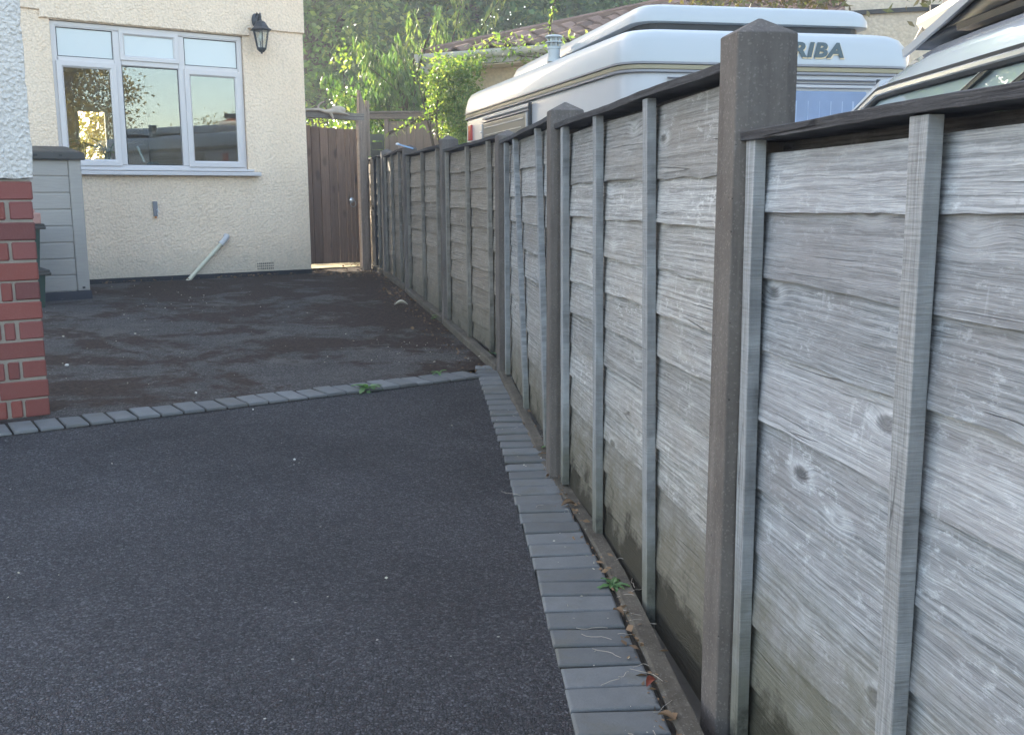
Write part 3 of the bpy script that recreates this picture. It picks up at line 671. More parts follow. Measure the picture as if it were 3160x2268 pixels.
bd.build('glazing_bead', M['upvc'], window)
def pane(x0, x1, z0, z1, y, mat, nm='pane'):
    g = MB(); fr(g, x0, x1, z0, z1, .004, y-.004, y+.003); g.build('gasket', M['gasket'], window)
    p = MB(); p.box(x0+.002, x1-.002, y-.010, y-.004, z0+.002, z1-.002); p.build('pane', mat, window)
g_ = .062
pane(mx1+.082-.003, WX1-.097+.003, WZ0+.107-.003, tz-.057+.003, -.03, M['glass'])
pane(mx2+.044-.003, mx1-.044+.003, WZ0+.064-.003, tz-.014+.003, -.045, M['glass'])
pane(WX0+.097-.003, mx2-.082+.003, WZ0+.107-.003, tz-.062+.003, -.03, M['glass'])
pane(mx1+.042-.003, WX1-.064+.003, tz+.052-.003, WZ1-.064+.003, -.045, M['obscure'])
pane(mx2+.075-.003, mx1-.075+.003, tz+.095-.003, WZ1-.085+.003, -.035, M['obscure'])
pane(WX0+.064-.003, mx2-.042+.003, tz+.047-.003, WZ1-.064+.003, -.045, M['obscure'])
si = MB(); si.loft([[(x, -.08, 1.362), (x, .075, 1.352), (x, .078, 1.345), (x, .078, 1.318), (x, .07, 1.316), (x, -.0, 1.322), (x, -.08, 1.32)] for x in (.565, 2.66)])
si.build('window_sill', M['upvc'], house)
s2_ = MB(); s2_.box(.62, 2.60, -.08, .028, 1.3605, 1.385, bev=.004); s2_.build('window_sill', M['upvc'], house)

# waste pipe, stub, air brick
def hp(name, mb, mat, label=None, smooth=False, parent=None):
    o = mb.build(name, mat, parent or house, smooth=smooth)
    if label: o['label'] = label
    return o
pm = MB(); e = Vector((.974, .05, .668)); bt = Vector((1.46, .10, .20)); dd = (bt-e).normalized()
pm.tube([e+dd*.05, bt], .0215, 14); wp = hp('waste_pipe', pm, M['pipe'], 'pale plastic waste pipe slanting down the cream wall', True)
pm = MB(); pm.tube([(.965, -.01, .688), (.965, .04, .684), (.974, .052, .672), e+dd*.03, e+dd*.085], [.026, .028, .029, .029, .029], 14); pm.tube([e+dd*.075, e+dd*.095], .032, 14); hp('elbow', pm, M['pipe_grey'], None, True, wp)
vm = MB()
vm.box(.438, .646, -.001, .006, .305, .395)
ab = hp('air_brick', vm, M['beige'])
vm = MB()
for i in range(9):
    for j in range(3):
        vm.box(.448+i*.0215, .460+i*.0215, .0062, .0075, .315+j*.027, .331+j*.027)
hp('vent_slot', vm, M['gasket'], None, False, ab)
sm = MB(); sm.box(1.664, 1.706, 0.0, .035, .905, 1.055, bev=.004); stub = hp('conduit_cover', sm, M['trim'], 'grey conduit cover with loose orange wire end on the cream wall')
sm = MB(); sm.tube([(1.685, .018, .905), (1.684, .022, .885)], .011, 8); hp('wire_end', sm, plain('rust_orange', (.55, .22, .06), .7), None, True, stub)
sm = MB(); sm.tube([(1.668, .036, .985), (1.664, .045, .96), (1.675, .05, .93), (1.668, .045, .905), (1.672, .04, .89)], .0022, 5); sm.tube([(1.68, .036, .97), (1.655, .055, .955), (1.65, .05, .93)], .002, 5); hp('wire', sm, M['clear'], None, False, stub)

# wall lantern
ll = C0+Vector((0, 0, 0)); lan = thing('wall_lantern', 'black iron coach lantern hung on a bracket to the right of the white window', 'lamp', C0+(-DW)*.535-NB*.0+Vector((0, 0, 2.9)), HR)
# local: x left, y out
m = MB(); m.loft([[(R*.75*cos(a), y_, R*1.25*sin(a)+.02) for a in [2*pi*k/16 for k in range(16)]] for R, y_ in ((.055, .025), (.058, .036), (.045, .046), (.02, .052))]); m.build('back_plate', M['iron'], lan, smooth=35)
m = MB(); m.tube([(0, .04, .0), (0, .075, -.015), (0, .11, .01), (0, .13, .055), (-.004, .155, .075), (-.0, .178, .045), (0, .17, .0)], [.014, .013, .011, .010, .009, .009, .010], 8)
m.tube([(0, .05, .05), (0, .08, .09), (0, .11, .075), (0, .1, .05)], [.007, .008, .006, .004], 8); m.build('bracket', M['iron'], lan, smooth=40)
def hexl(R, z, c=(0, .17)): return [(c[0]+R*cos(2*pi*k/6+.3), c[1]+R*sin(2*pi*k/6+.3), z) for k in range(6)]
m = MB(); m.loft([hexl(.112, -.098), hexl(.115, -.092), hexl(.085, -.070), hexl(.062, -.035), hexl(.05, -.015), hexl(.018, .0), hexl(.012, .02)]); m.build('lamp_roof', M['iron'], lan)
m = MB(); c_ = (0, .17)
for k in range(6):
    a = 2*pi*k/6+.3; m.tube([(.083*cos(a), .17+.083*sin(a), -.098), (.046*cos(a), .17+.046*sin(a), -.285)], .0055, 5)
m.loft([hexl(.088, -.104), hexl(.088, -.096)]); m.loft([hexl(.05, -.290), hexl(.053, -.278), hexl(.05, -.272)]); m.loft([hexl(.045, -.292), hexl(.03, -.310), hexl(.012, -.318), hexl(.008, -.332)]); m.build('cage', M['iron'], lan)
m = MB(); m.loft([hexl(.080, -.104), hexl(.044, -.27)], False, False); m.build('lantern_glass', M['lampglass'], lan)
m = MB(); m.lathe([(.012, -.11), (.016, -.125), (.027, -.16), (.028, -.18), (.02, -.2), (.004, -.208)], (0, .17, 0), 12); m.build('bulb', M['white_paint'], lan, smooth=60)

# things inside on the worktop
tapo = C0-DW*1.665+NB*.35; tap = thing('kitchen_tap', 'chrome kitchen tap standing behind the middle window pane', 'tap', tapo+Vector((0, 0, 1.26)), HR)
m = MB(); m.tube([(0, 0, 0), (0, 0, .17)], .013, 8); m.tube([(0, 0, .15), (-.05, .02, .19), (-.13, .03, .19), (-.15, .03, .16)], .012, 8); m.build('spout', M['chrome'], tap, smooth=40)
m = MB(); m.tube([(0, 0, .2), (.02, 0, .25), (.06, .0, .36)], [.013, .011, .014], 8); m.build('lever', M['clear'], tap, smooth=40)
def potplant(s_, b_, h, label, n, spread, leaf_l, leaf_w):
    t = thing('potted_plant', label, 'plant', C0-DW*s_+NB*b_+Vector((0, 0, 1.26)), 0)
    m = MB(); m.lathe([(.05, 0), (.065, .13), (.07, .14), (.06, .14), (.05, .12)], n=14); m.build('pot', M['white_paint'], t, smooth=30)
    m = MB()
    for i in range(n):
        a = random.uniform(0, 6.28); tip = Vector((cos(a)*spread*random.uniform(.5, 1), sin(a)*spread*random.uniform(.5, 1), h*random.uniform(.6, 1)+.13)); mid = tip*.5+Vector((0, 0, .1+h*.2))
        m.tube([(0, 0, .12), mid, tip], .004, 4, r=random.random()); sd_ = Vector((-sin(a), cos(a), 0))*leaf_w; dr = Vector((cos(a), sin(a), -.35)).normalized()*leaf_l
        m.add([tip, tip+dr*.5+sd_, tip+dr, tip+dr*.5-sd_], [(0, 1, 2, 3)], random.random())
    m.build('foliage', M['leaf_mid'], t)
potplant(2.26, .32, .32, 'broad leaved plant in a white pot behind the left window pane', 9, .1, .14, .05)
potplant(2.04, .32, .30, 'thin spiky plant in a pale pot beside the left mullion inside', 14, .13, .14, .012)

# ------------------------------------------------------------------ white wall on brick base at the left edge
PB = Vector((-2.168, 4.593, 0)); pw = thing('rendered_brick_wall', 'white roughcast wall standing on a red brick base at the left edge', 'wall', PB, HR)
m = MB(); rows = 12; z0 = .08; ph = (1.166-.08)/12
for k in range(rows):
    za = 1.166-(k+1)*ph; zb_ = za+ph-.0115
    segs = [(0, .205), (.218, .43), (.443, .65), (.663, .87), (.883, 1.1)] if k % 2 == 0 else [(0, .1), (.113, .163), (.176, .385), (.398, .60), (.613, .82), (.833, 1.04)]
    if k % 2 == 0:
        segs = segs if k in (0, 2, 4) else segs
    for a, b in segs:
        a += random.uniform(-.0, .004) if a > 0 else random.uniform(-.004, .002); b += random.uniform(-.004, .003)
        yo = random.uniform(-.0035, .002); za_ = za+random.uniform(-.003, .003)
        m.box(a, b, -.10, .0+yo, za_, zb_+random.uniform(-.002, .001), bev=.005)
o = m.build('brick', M['brick'], pw); o.name = 'brickwork'
br = o.modifiers.new('b', 'BEVEL'); br.width = .0015; br.limit_method = 'ANGLE'
m = MB(); m.box(.004, 1.1, -.25, -.007, -.05, 1.163); m.build('mortar', M['mortar'], pw)
def rough_slab(mb, x0, x1, z0, z1, y0, y1, jit=.004):
    n = int((z1-z0)/.03); loops = []
    pts = [(x0+random.uniform(-jit, jit), z0+(z1-z0)*i/n) for i in range(n+1)]+[(x1, z1), (x1, z0)]
    nb = int((x1-x0)/.03); pts += [(x1-(x1-x0)*i/nb, z0+random.uniform(-jit, jit)) for i in range(1, nb)]
    mb.loft([[(x, y, z) for x, z in pts] for y in (y0, y1-.004)]+[[(x+(.003 if x < x0+.02 else 0), y1, z+(.003 if z < z0+.01 else 0)) for x, z in pts]], True, True)
m = MB(); rough_slab(m, -.012, 1.1, 1.168, 3.4, -.25, .012); m.build('white_render', M['white_render'], pw)
m = MB(); m.box(-.115, -.018, -.75, -.68, .985, 1.075, bev=.006)

# ------------------------------------------------------------------ plastic garden shed and recycling boxes
SB = Vector((-3.65, 8.654, .19)); sh = thing('storage_shed', 'grey plastic plank garden shed with dark lid beside the brick wall', 'shed', SB, HR)
m = MB(); zz = [.115]; hgt = .1385
for k in range(9):
    a = .115+k*hgt; b = min(a+hgt-.012, 1.235)
    if a > 1.23: break
    m.box(.103, .95, -.02, -.004, a, b, bev=.004)
m.box(.103, .95, -.03, -.012, .1, 1.24); m.build('front_planks', M['shed'], sh)
m = MB(); m.box(0.0, .1, -.06, .006, .112, 1.22, bev=.006); cpost = m.build('corner_post', M['shed'], sh)
m = MB(); m.box(.04, .062, .0062, .009, .13, .147); m.build('latch_slot', M['gasket'], cpost)
m = MB(); m.box(-.012, .96, -.7, .012, 0-.03, .11, bev=.005); m.build('base', M['shed_base'], sh)
m = MB(); m.box(.004, .03, -.69, -.062, .112, 1.22); m.box(.92, .945, -.69, -.03, .112, 1.22); m.box(.03, .92, -.69, -.67, .112, 1.22); m.build('side_panel', M['shed'], sh)
m = MB(); m.loft([[(x, .03, 1.215-dz*.0), (x, .035, 1.225), (x, .03, 1.275+h_), (x, .01, 1.285+h_), (x, -.72, 1.36), (x, -.72, 1.30), (x, -.0, 1.215)] for x, dz, h_ in ((-.03, 0, -.01), (.0, 0, 0), (.21, 0, 0), (.214, 0, -.004), (.222, 0, -.004), (.226, 0, 0), (.46, 0, .0), (.475, 0, .01), (.50, 0, .0), (.97, 0, 0))]); m.build('lid', M['shed_dark'], sh)
for a_, b_ in ((.15, .175), (.34, .37)): m = MB(); m.box(a_, b_, .033, .037, 1.242, 1.258); m.build('lid_slot', M['gasket'], sh)
def rbox(z, label, dx):
    t = thing('recycling_box', label, 'box', Vector((-3.712, 8.0, z))+(-DW)*(dx), HR, 'stacked recycling boxes')
    m = MB(); m.loft([[(x0+.0, y0, z_), (x1, y0, z_), (x1, y1, z_), (x0, y1, z_)] for x0, x1, y0, y1, z_ in ((.03, .45, -.33, -.03, 0), (.008, .47, -.35, -.008, .32), (.006, .472, -.352, -.006, .325))]); m.build('body', M['bin'], t, bevel=.01)
    m = MB(); m.box(-.030, .505, -.385, .028, .318, .342, bev=.006); m.box(-.022, .5, -.38, .022, .343, .360, bev=.005); m.build('rim', M['shed_dark'], t, bevel=.002)
rbox(.165, 'lower dark green recycling box peeping out behind the brick wall', .0)
rbox(.527, 'upper dark green recycling box stacked on the lower one by the shed', .012)
m = MB(); m.box(0, .1, -.16, 0, 0, .085, bev=.006); m.box(.035, .085, -.1, -.02, .085, .115, bev=.01)
m.build('loose_brick', plain('pale_pink_brick', (.42, .24, .20), .9, .2, var=.25, sc_=20, bump=.6), None, Vector((-3.69, 7.98, .888))-DW*.02, HR, label='pale pink brick lying on top of the stacked recycling boxes', cat='brick')

# ------------------------------------------------------------------ gate
GO = C0+NB*.12; gate = thing('garden_gate', 'brown knotty boarded garden gate between the cream house and the fence', 'gate', Vector((GO.x, GO.y, .28)), HR)
m = MB(); x = .1; 
while x > -.66:
    w_ = .104 if x > -.5 else .052; x1 = x-w_; zt = 1.588+(.006 if x > -.1 else 0)-.012*sin((x+.1)*-4)+random.uniform(-.002, .002)
    m.box(max(x1, -.672)+.006, x, -.02, 0.0+random.uniform(-.002, .002), .058, zt, bev=.003); x = x1
gb = m.build('gate_boards', M['gate'], gate)
for a_ in (.25, 1.3): m = MB(); m.box(-.66, .08, -.06, -.022, a_, a_+.09); m.build('gate_rail', M['gate'], gate)
for ob in (gb,): pass
m = MB(); m.lathe([(.018, 0), (.022, .004), (.015, .012), (.004, .016)], n=12)
m2 = MB(); T = Matrix.Translation((-.585, 0.002, .775)) @ Matrix.Rotation(radians(-90), 4, 'X'); m2.T = T; m2.lathe([(.03, 0), (.031, .004), (.02, .010), (.006, .018)], n=14)
m2.build('handle_plate', M['chrome'], gate, smooth=40)
m2 = MB(); ring = [(-.59+.034*cos(a), .022, .735+.036*sin(a)) for a in [2*pi*k/20 for k in range(21)]]; m2.tube(ring, .0042, 6); m2.build('ring_handle', M['chrome'], gate, smooth=40)
# posts and beam : gateway
gw = thing('gateway_frame', 'weathered timber gateway posts with a crossbeam above the brown gate', 'gateway', Vector((GO.x, GO.y, .26)), HR)
m = MB(); m.box(-.775, -.685, -.05, .035, -.1, 1.70, bev=.004); m.build('front_post', M['gate_post'], gw)
m = MB(); top = [(-.84, -.13), (-.76, -.13), (-.76, -.055), (-.84, -.055)]
m.loft([[(x, y, z) for (x, y) in top] for z in (-.1, 1.2)]+[[(-.84, -.13, 1.86), (-.76, -.13, 1.98), (-.76, -.055, 2.02), (-.84, -.055, 1.80)]]); 
m.loft([[(-.765, -.12, 1.75), (-.735, -.12, 1.75), (-.735, -.06, 1.75), (-.765, -.06, 1.75)], [(-.765, -.12, 2.03), (-.75, -.12, 2.05), (-.75, -.06, 2.04), (-.765, -.06, 2.02)]])
m.box(-.875, -.842, -.11, -.06, 1.3, 1.93, bev=.004)
m.build('splintered_post', M['gate_post'], gw)
m = MB(); n = 12; m.loft([[(x, -.14, 1.70+.03*t), (x, -.052, 1.70+.03*t), (x, -.052, 1.78+.03*t+.003*sin(x*30)), (x, -.14, 1.785+.03*t)] for x, t in [(-.80+1.3*i/n, i/n) for i in range(n+1)]]); m.build('crossbeam', M['beam'], gw)
m = MB(); m.box(-.90, -.86, -.06, .03, -.1, 1.26, bev=.004); m.box(-.99, -.92, -.06, .0, -.1, 1.24, bev=.004); m.build('dark_post', M['rail'], gw)
# driftwood
dwt = thing('driftwood', 'bleached antler-like driftwood lying on the crossbeam over the gate', 'driftwood', Vector((GO.x, GO.y, 0))+NB*.02, HR)
m = MB(); Z = 2.06
pth = [(-.01, .0, Z+.02), (-.06, .0, Z-.012), (-.15, .0, Z-.005), (-.22, .0, Z+.0), (-.31, .0, Z-.02), (-.40, 0, Z-.012), (-.48, 0, Z-.015), (-.53, .0, Z-.03), (-.60, 0, Z-.045)]
m.tube(pth, [.010, .014, .014, .016, .022, .03, .026, .014, .004], 8)
m.tube([(-.03, 0, Z-.0), (.015, .01, Z+.02), (.025, .01, Z+.06), (.018, .01, Z+.11), (-.012, .0, Z+.135)], [.014, .013, .010, .008, .004], 7)
m.tube([(-.21, .0, Z), (-.215, .01, Z+.04), (-.25, .01, Z+.075), (-.29, .01, Z+.088)], [.015, .011, .008, .004], 7)
m.sphere((-.46, .0, Z+.005), (.095, .022, .045), 12, 8); m.tube([(-.36, .005, Z-.03), (-.385, .01, Z-.08), (-.39, .01, Z-.12)], [.02, .014, .004], 7)
m.build('driftwood_branch', M['drift'], dwt, smooth=60)

# back fence beyond the gate
bfl = thing('boarded_fence', 'low brown boarded fence with a top beam beyond the weathered posts', 'fence', (-1.85, 13.9, .3), 0)
m = MB()
for k in range(9): m.box(.20+k*.118, .315+k*.118, -.012, .012, 0, 1.80+random.uniform(-.004, .004), bev=.003)
m.build('boards', M['panelb'], bfl)
m = MB(); m.box(-.06, 1.5, -.05, .05, 1.83, 1.90, bev=.004); m.box(-.09, 1.55, -.07, .07, 1.905, 1.93, bev=.004); m.build('top_beam', M['beam'], bfl)
m = MB(); m.box(.14, .195, -.04, .04, -.1, 1.828); m.build('fence_post', M['panelb'], bfl)
lv = thing('louvred_shutter', 'dark green-grey louvred shutter between the gateway post and boarded fence', 'shutter', (-1.88, 13.7, .3), 0)
m = MB(); m.box(0, .02, 0, .04, .6, 1.62); m.box(.16, .18, 0, .04, .6, 1.62); m.box(0.02, .16, 0, .04, 1.54, 1.62); m.build('shutter_frame', plain('grey_green_paint', (.085, .10, .095), .7, var=.15), lv)
m = MB()
for k in range(9): m.T = Matrix.Translation((0, .01, .62+k*.1)) @ Matrix.Rotation(radians(25), 4, 'X'); m.box(.021, .159, -.0, .012, 0, .1)
m.build('slats', plain('grey_green_slats', (.065, .08, .078), .75, var=.2), lv)

# ------------------------------------------------------------------ foliage
def leaves(name, mat, pos, dirs, ln, wd, parent=None, loc=None, rnd=None, droop=0.0, **tags):
    """pos (n,3) base points, dirs (n,3) leaf axis; folded diamond leaves with real width"""
    n = len(pos); ln = np.asarray(ln).reshape(-1, 1)*np.ones((n, 1)); wd = np.asarray(wd).reshape(-1, 1)*np.ones((n, 1))
    d = dirs/np.linalg.norm(dirs, axis=1, keepdims=True)
    a = RS.normal(size=(n, 3)); s = np.cross(d, a); s /= np.linalg.norm(s, axis=1, keepdims=True)+1e-9; nn = np.cross(d, s)
    p0 = pos; pm = pos+d*ln*.45; p1 = pos+d*ln+np.array([0, 0, -1])*ln*droop
    v = np.stack([p0, pm+s*wd*.5+nn*wd*.12, p1, pm-s*wd*.5+nn*wd*.12], 1).reshape(-1, 3)
    idx = np.arange(n)*4
    me = bpy.data.meshes.new(name); me.vertices.add(n*4); me.vertices.foreach_set('co', v.ravel())
    fa = np.stack([idx, idx+1, idx+2, idx, idx+2, idx+3], 1).reshape(-1)
    me.loops.add(n*6); me.loops.foreach_set('vertex_index', fa); me.polygons.add(n*2)
    me.polygons.foreach_set('loop_start', np.arange(n*2)*3); me.update(calc_edges=True); me.validate()
    me.materials.append(mat); at = me.attributes.new('rnd', 'FLOAT', 'FACE')
    rr = RS.rand(n) if rnd is None else np.clip(rnd, 0, 1); at.data.foreach_set('value', np.repeat(rr, 2))
    return link(name, me, parent, loc, tags=tags)
def tree(name, label, base, h, R, mat, nclump, nleaf, lsize, z0=.0, group=None, seed=0, trunk=True, squash=1.0, droop=.2, cs=.28, wfac=.55):
    t = thing(name, label, 'tree', base, 0, group); rs = np.random.RandomState(seed)
    cz = z0+(h-z0)/2; rz_ = (h-z0)/2
    dirs = rs.normal(size=(nclump, 3)); dirs /= np.linalg.norm(dirs, axis=1, keepdims=True)
    rad = rs.rand(nclump)**.42; c = dirs*rad[:, None]*np.array([R, R*squash, rz_])*(.86+.28*rs.rand(nclump, 1)); c[:, 2] += cz
    csz = cs*(.6+.9*rs.rand(nclump)); nl = nleaf//nclump
    p = np.repeat(c, nl, 0)+rs.normal(size=(nclump*nl, 3))*np.repeat(csz, nl)[:, None]*np.array([1, 1, .62])
    d = p-np.repeat(c, nl, 0)+rs.normal(size=p.shape)*.12+np.array([0, 0, -droop]); rn = np.repeat(rs.rand(nclump), nl)*.6+rs.rand(len(p))*.4
    crown = leaves('crown', mat, p, d, lsize*(.6+.8*rs.rand(len(p))), lsize*wfac*(.7+.6*rs.rand(len(p))), t, rnd=rn)
    if trunk:
        m = MB(); lean = Vector((rs.uniform(-.15, .15), rs.uniform(-.15, .15), 0)); r0_ = .03+h*.022
        tr = [Vector((0, 0, -.1)), Vector((0, 0, h*.2))+lean*.4, Vector((0, 0, h*.45))+lean, Vector((0, 0, h*.8))+lean*1.3]
        m.tube(tr, [r0_*1.25, r0_, r0_*.7, r0_*.2], 9)
        for i in range(9):
            q = c[rs.randint(nclump)]; s = tr[1]+(tr[3]-tr[1])*rs.rand()*.6; q = Vector(q); mid = (s+q)/2+Vector((0, 0, .12))
            m.tube([s, mid, q], [r0_*.42, r0_*.26, r0_*.07], 6)
        m.build('trunk', M['stem'], t, smooth=60)
    return t
tree('dark_tree', 'tall dark green leafy tree rising directly behind the gate and driftwood', (-4.5, 23.6, .35), 12, 3.1, M['leaf_mid'], 420, 60000, .15, .3, 'dark trees behind the gardens', 1, cs=.34)
tree('dark_tree', 'tall dark green tree left of the tiled roof, behind the drooping peach tree', (-.9, 24.6, .35), 12.5, 3.1, M['leaf_dark'], 400, 54000, .15, .3, 'dark trees behind the gardens', 2, cs=.34)
tree('dark_tree', 'tall blue-green tree behind the roof above the climber', (2.7, 25.6, .35), 13, 3.3, M['leaf_dark'], 320, 40000, .17, 2.0, 'dark trees behind the gardens', 3, cs=.38)
tree('dark_tree', 'broad dark tree rising over the highest part of the tiled roof', (6.6, 26.5, .35), 13.5, 3.6, M['leaf_mid'], 260, 30000, .18, 3.2, 'dark trees behind the gardens', 4, cs=.4)
tree('evergreen_tree', 'dense evergreen farther back closing the gap between the dark trees', (-2.6, 29.5, .35), 14, 4.6, M['leaf_dark'], 230, 20000, .22, .5, None, 5, cs=.5)
tree('evergreen_tree', 'dense evergreen farther back behind the ridge of the tiled roof', (5.0, 31.5, .35), 15, 5.0, M['leaf_dark'], 260, 30000, .24, .5, None, 6, cs=.5)
tree('door_backdrop_tree', 'small golden tree added behind the house to dim its bright rear glass door', (-7.3, 19.8, .3), 4.2, 1.5, M['leaf_gold'], 110, 9000, .12, .3, None, 7)  # added to block the blown-out sky in the rear door opening

# drooping (peach-like) tree: long narrow leaves hanging in sprays
def spray_tree():
    t = thing('drooping_tree', 'light green tree with long hanging leaves behind the gateway post', 'tree', (-1.25, 14.6, .3)); rs = np.random.RandomState(9)
    P, D, Rn, Ln = [], [], [], []; stems = MB(); base = Vector((0, 0, 0))
    def at(x, z, y=None): return Vector((x+1.25, (14.2 if y is None else y)-14.6, z-.3))
    tips = [((-2.55, 2.60), 14.0), ((-2.05, 3.05), 14.1), ((-1.95, 2.85), 14.0), ((-1.35, 3.55), 14.3), ((-.98, 3.5), 14.2), ((-.62, 3.95), 14.5), ((.02, 4.0), 14.5), ((-1.2, 3.0), 13.9), ((-1.55, 2.75), 14.1), ((-1.0, 2.65), 14.0), ((-.7, 2.9), 14.0), ((-1.75, 2.5), 14.2), ((-.9, 3.2), 14.3), ((-.55, 2.6), 14.1), ((-1.3, 2.35), 13.9), ((-.8, 2.3), 14.0), ((-2.15, 3.15), 14.4), ((-1.6, 3.2), 14.6), ((-1.15, 2.2), 14.2), ((-.45, 3.3), 14.5), ((-1.9, 2.35), 14.3)]
    for k, ((x, z), y) in enumerate(tips):
        tip = at(x, z, y); s = Vector((rs.uniform(-.2, .2), rs.uniform(-.2, .2), .9+rs.rand()*.6)); mid = (s+tip)/2+Vector((0, 0, .35))
        stems.tube([s, mid, tip], [.022, .014, .005], 5)
        n = 75
        for i in range(n):
            f_ = rs.rand(); q = mid.lerp(tip, .35+.65*f_); q += Vector(rs.normal(size=3)*.055); q.z += .12*f_
            P.append(q); a = rs.rand()*6.28; D.append((cos(a)*.45, sin(a)*.45, -1.0+rs.rand()*.5)); Rn.append(rs.rand()*.4+.6*(1-f_*.4) if z > 2.9 else rs.rand()*.7); Ln.append(.125*(.7+.6*rs.rand()))
    for k in range(90):    # inner mass
        c = Vector((rs.uniform(-1.0, .9), rs.uniform(-.3, .6), rs.uniform(1.1, 3.0)-.3))
        for i in range(60):
            P.append(c+Vector(rs.normal(size=3)*.14)); a = rs.rand()*6.28; D.append((cos(a)*.5, sin(a)*.5, -1)); Rn.append(rs.rand()*.5); Ln.append(.115*(.7+.6*rs.rand()))
    P = np.array([tuple(p) for p in P]); L_ = np.array(Ln)
    leaves('crown', M['leaf_peach'], P, np.array(D), L_, L_*.24, t, rnd=np.array(Rn), droop=.15)
    stems.tube([(0, 0, -.1), (.03, 0, .6), (0, 0, 1.3), (-.1, 0, 2.0)], [.07, .055, .045, .02], 8); stems.build('trunk', M['stem'], t, smooth=60)
spray_tree()
# sunlit shrubs just behind the gate
def shrub(label, base, h, R, mat, n, ls, seed, group=None, name='shrub'):
    t = thing(name, label, 'shrub', base, 0, group); rs = np.random.RandomState(seed)
    nc = max(8, n//60); c = rs.normal(size=(nc, 3))*np.array([R*.45, R*.35, h*.22]); c[:, 2] += h*.62
    p = np.repeat(c, n//nc, 0)+rs.normal(size=(nc*(n//nc), 3))*.09
    leaves('foliage', mat, p, rs.normal(size=p.shape)+np.array([0, 0, .3]), ls*(.6+.7*rs.rand(len(p))), ls*.6, t)
    m = MB()
    for i in range(7): q = c[rs.randint(nc)]; m.tube([(0, 0, -.05), (q[0]*.3, q[1]*.3, h*.3), tuple(q)], [.014, .01, .004], 5)
    m.build('stem', M['stem'], t)
for i, (x, y_, lab) in enumerate([(-2.85, 14.1, 'sunlit yellow-green shrub above the left half of the gate'), (-2.45, 14.2, 'sunlit yellow-green shrub above the middle of the gate'), (-2.1, 14.0, 'sunlit yellow-green shrub above the gate next to its post'), (-1.72, 14.35, 'small sunlit shrub above the louvred shutter')]):
    shrub(lab, (x, y_, .3), 1.95, .42, M['leaf_vine'], 1100, .07, 30+i, 'sunlit shrubs behind the gate')

# ------------------------------------------------------------------ bungalow with pantile roof
ez = radians(-64); ED = Vector((-sin(ez), -cos(ez), 0)); EN = Vector((-ED.y, ED.x, 0))   # ED: along eave to the right; EN: up-slope, away
if EN.y < 0: EN = -EN
G0 = Vector((-1.046, 12.3, 0)); BR = atan2(ED.y, ED.x)
bung = thing('bungalow', 'low bungalow with weathered brown pantile hip roof behind the caravan', 'bungalow', G0, BR)
# local x along the eave, local y up-slope
pt = math.tan(radians(18.5)); EZ = 2.74
tm = MB(); du, dv = .026, .17; W = .235; NU = int(9.0/du); 
def wav(u): 
    a = (u/W) % 1; return .046*(.5+.5*cos(2*pi*a))**1.3
for r_ in range(24):
    v0, v1 = r_*.30-.05, r_*.30+.27
    vals = []
    js = {}
    for i in range(NU+1):
        x = .06+i*du
        if x < v1*1.0+.02 or x > 4.75: continue
        ti = int(x/W); js.setdefault(ti, random.uniform(-.005, .005)); h = wav(x)+js[ti]
        vals.append((x, h, ti))
    if len(vals) < 2: break
    vs = []; fs = []; base = len(tm.v); rr = {}
    for x, h, ti in vals:
        vs += [(x, v0, EZ+v0*pt+h+.016), (x, v0, EZ+v0*pt+h+.034), (x, v1, EZ+v1*pt+h+.008)]
    for i in range(len(vals)-1):
        a = i*3
        q = base+a
        tm.v += [] 
        fs.append((a, a+3, a+4, a+1)); fs.append((a+1, a+4, a+5, a+2))
    o_ = len(tm.v); tm.v += vs; tm.f += [tuple(i+o_ for i in q) for q in fs]
    for i in range(len(vals)-1):
        rv_ = ((vals[i][2]*37+r_*61) % 17)/17; tm.r += [rv_, rv_]; tm.mi += [0, 0]
tm.build('pantile_roof', M['tile'], bung, smooth=50)
m = MB(); ns = 24; m.tube([(x, x, EZ+x*pt+.03) for x in [i*.28 for i in range(17)]], .05, 6, r=.5); m.build('hip_ridge', M['tile'], bung, smooth=50)
m = MB()
m.add([(0, 0, EZ), (0, 7, EZ), (7, 7, EZ+7*pt), ], [(0, 2, 1)], .5); m.add([(0, 0, EZ-.01), (4.75, 0, EZ-.01), (4.75, 4.75, EZ+4.75*pt-.03)], [(0, 1, 2)], .5); m.build('side_roof', M['roof_dark'], bung)
m = MB(); m.loft([[(x, -.10, EZ+.0), (x, -.105, EZ-.03), (x, -.08, EZ-.075), (x, -.035, EZ-.085), (x, -.02, EZ-.05), (x, -.02, EZ+.0), (x, -.03, EZ), (x, -.035, EZ-.045), (x, -.06, EZ-.07), (x, -.09, EZ-.03), (x, -.094, EZ)] for x in (-.05, 2, 4, 4.8)]); m.build('gutter', M['gutter'], bung, smooth=50)
m = MB(); m.box(0, 4.75, -.018, .0, EZ-.14, EZ+.0); m.box(-.018, 0, -.1, 6, EZ-.14, EZ); m.build('fascia', M['gutter'], bung)
m = MB(); m.box(.30, 4.75, .30, .5, 0, EZ-.15); m.box(.30, .5, .5, 6.5, 0, EZ-.15); m.box(-.0, 4.75, .0, .32, EZ-.16, EZ-.145); m.build('bungalow_wall', M['beige'], bung)
m = MB(); m.tube([(-.02, -.06, EZ-.09), (.02, .0, EZ-.17), (.25, .24, EZ-.3), (.26, .25, .3)], .034, 10); m.build('downpipe', M['gutter'], bung, smooth=50)

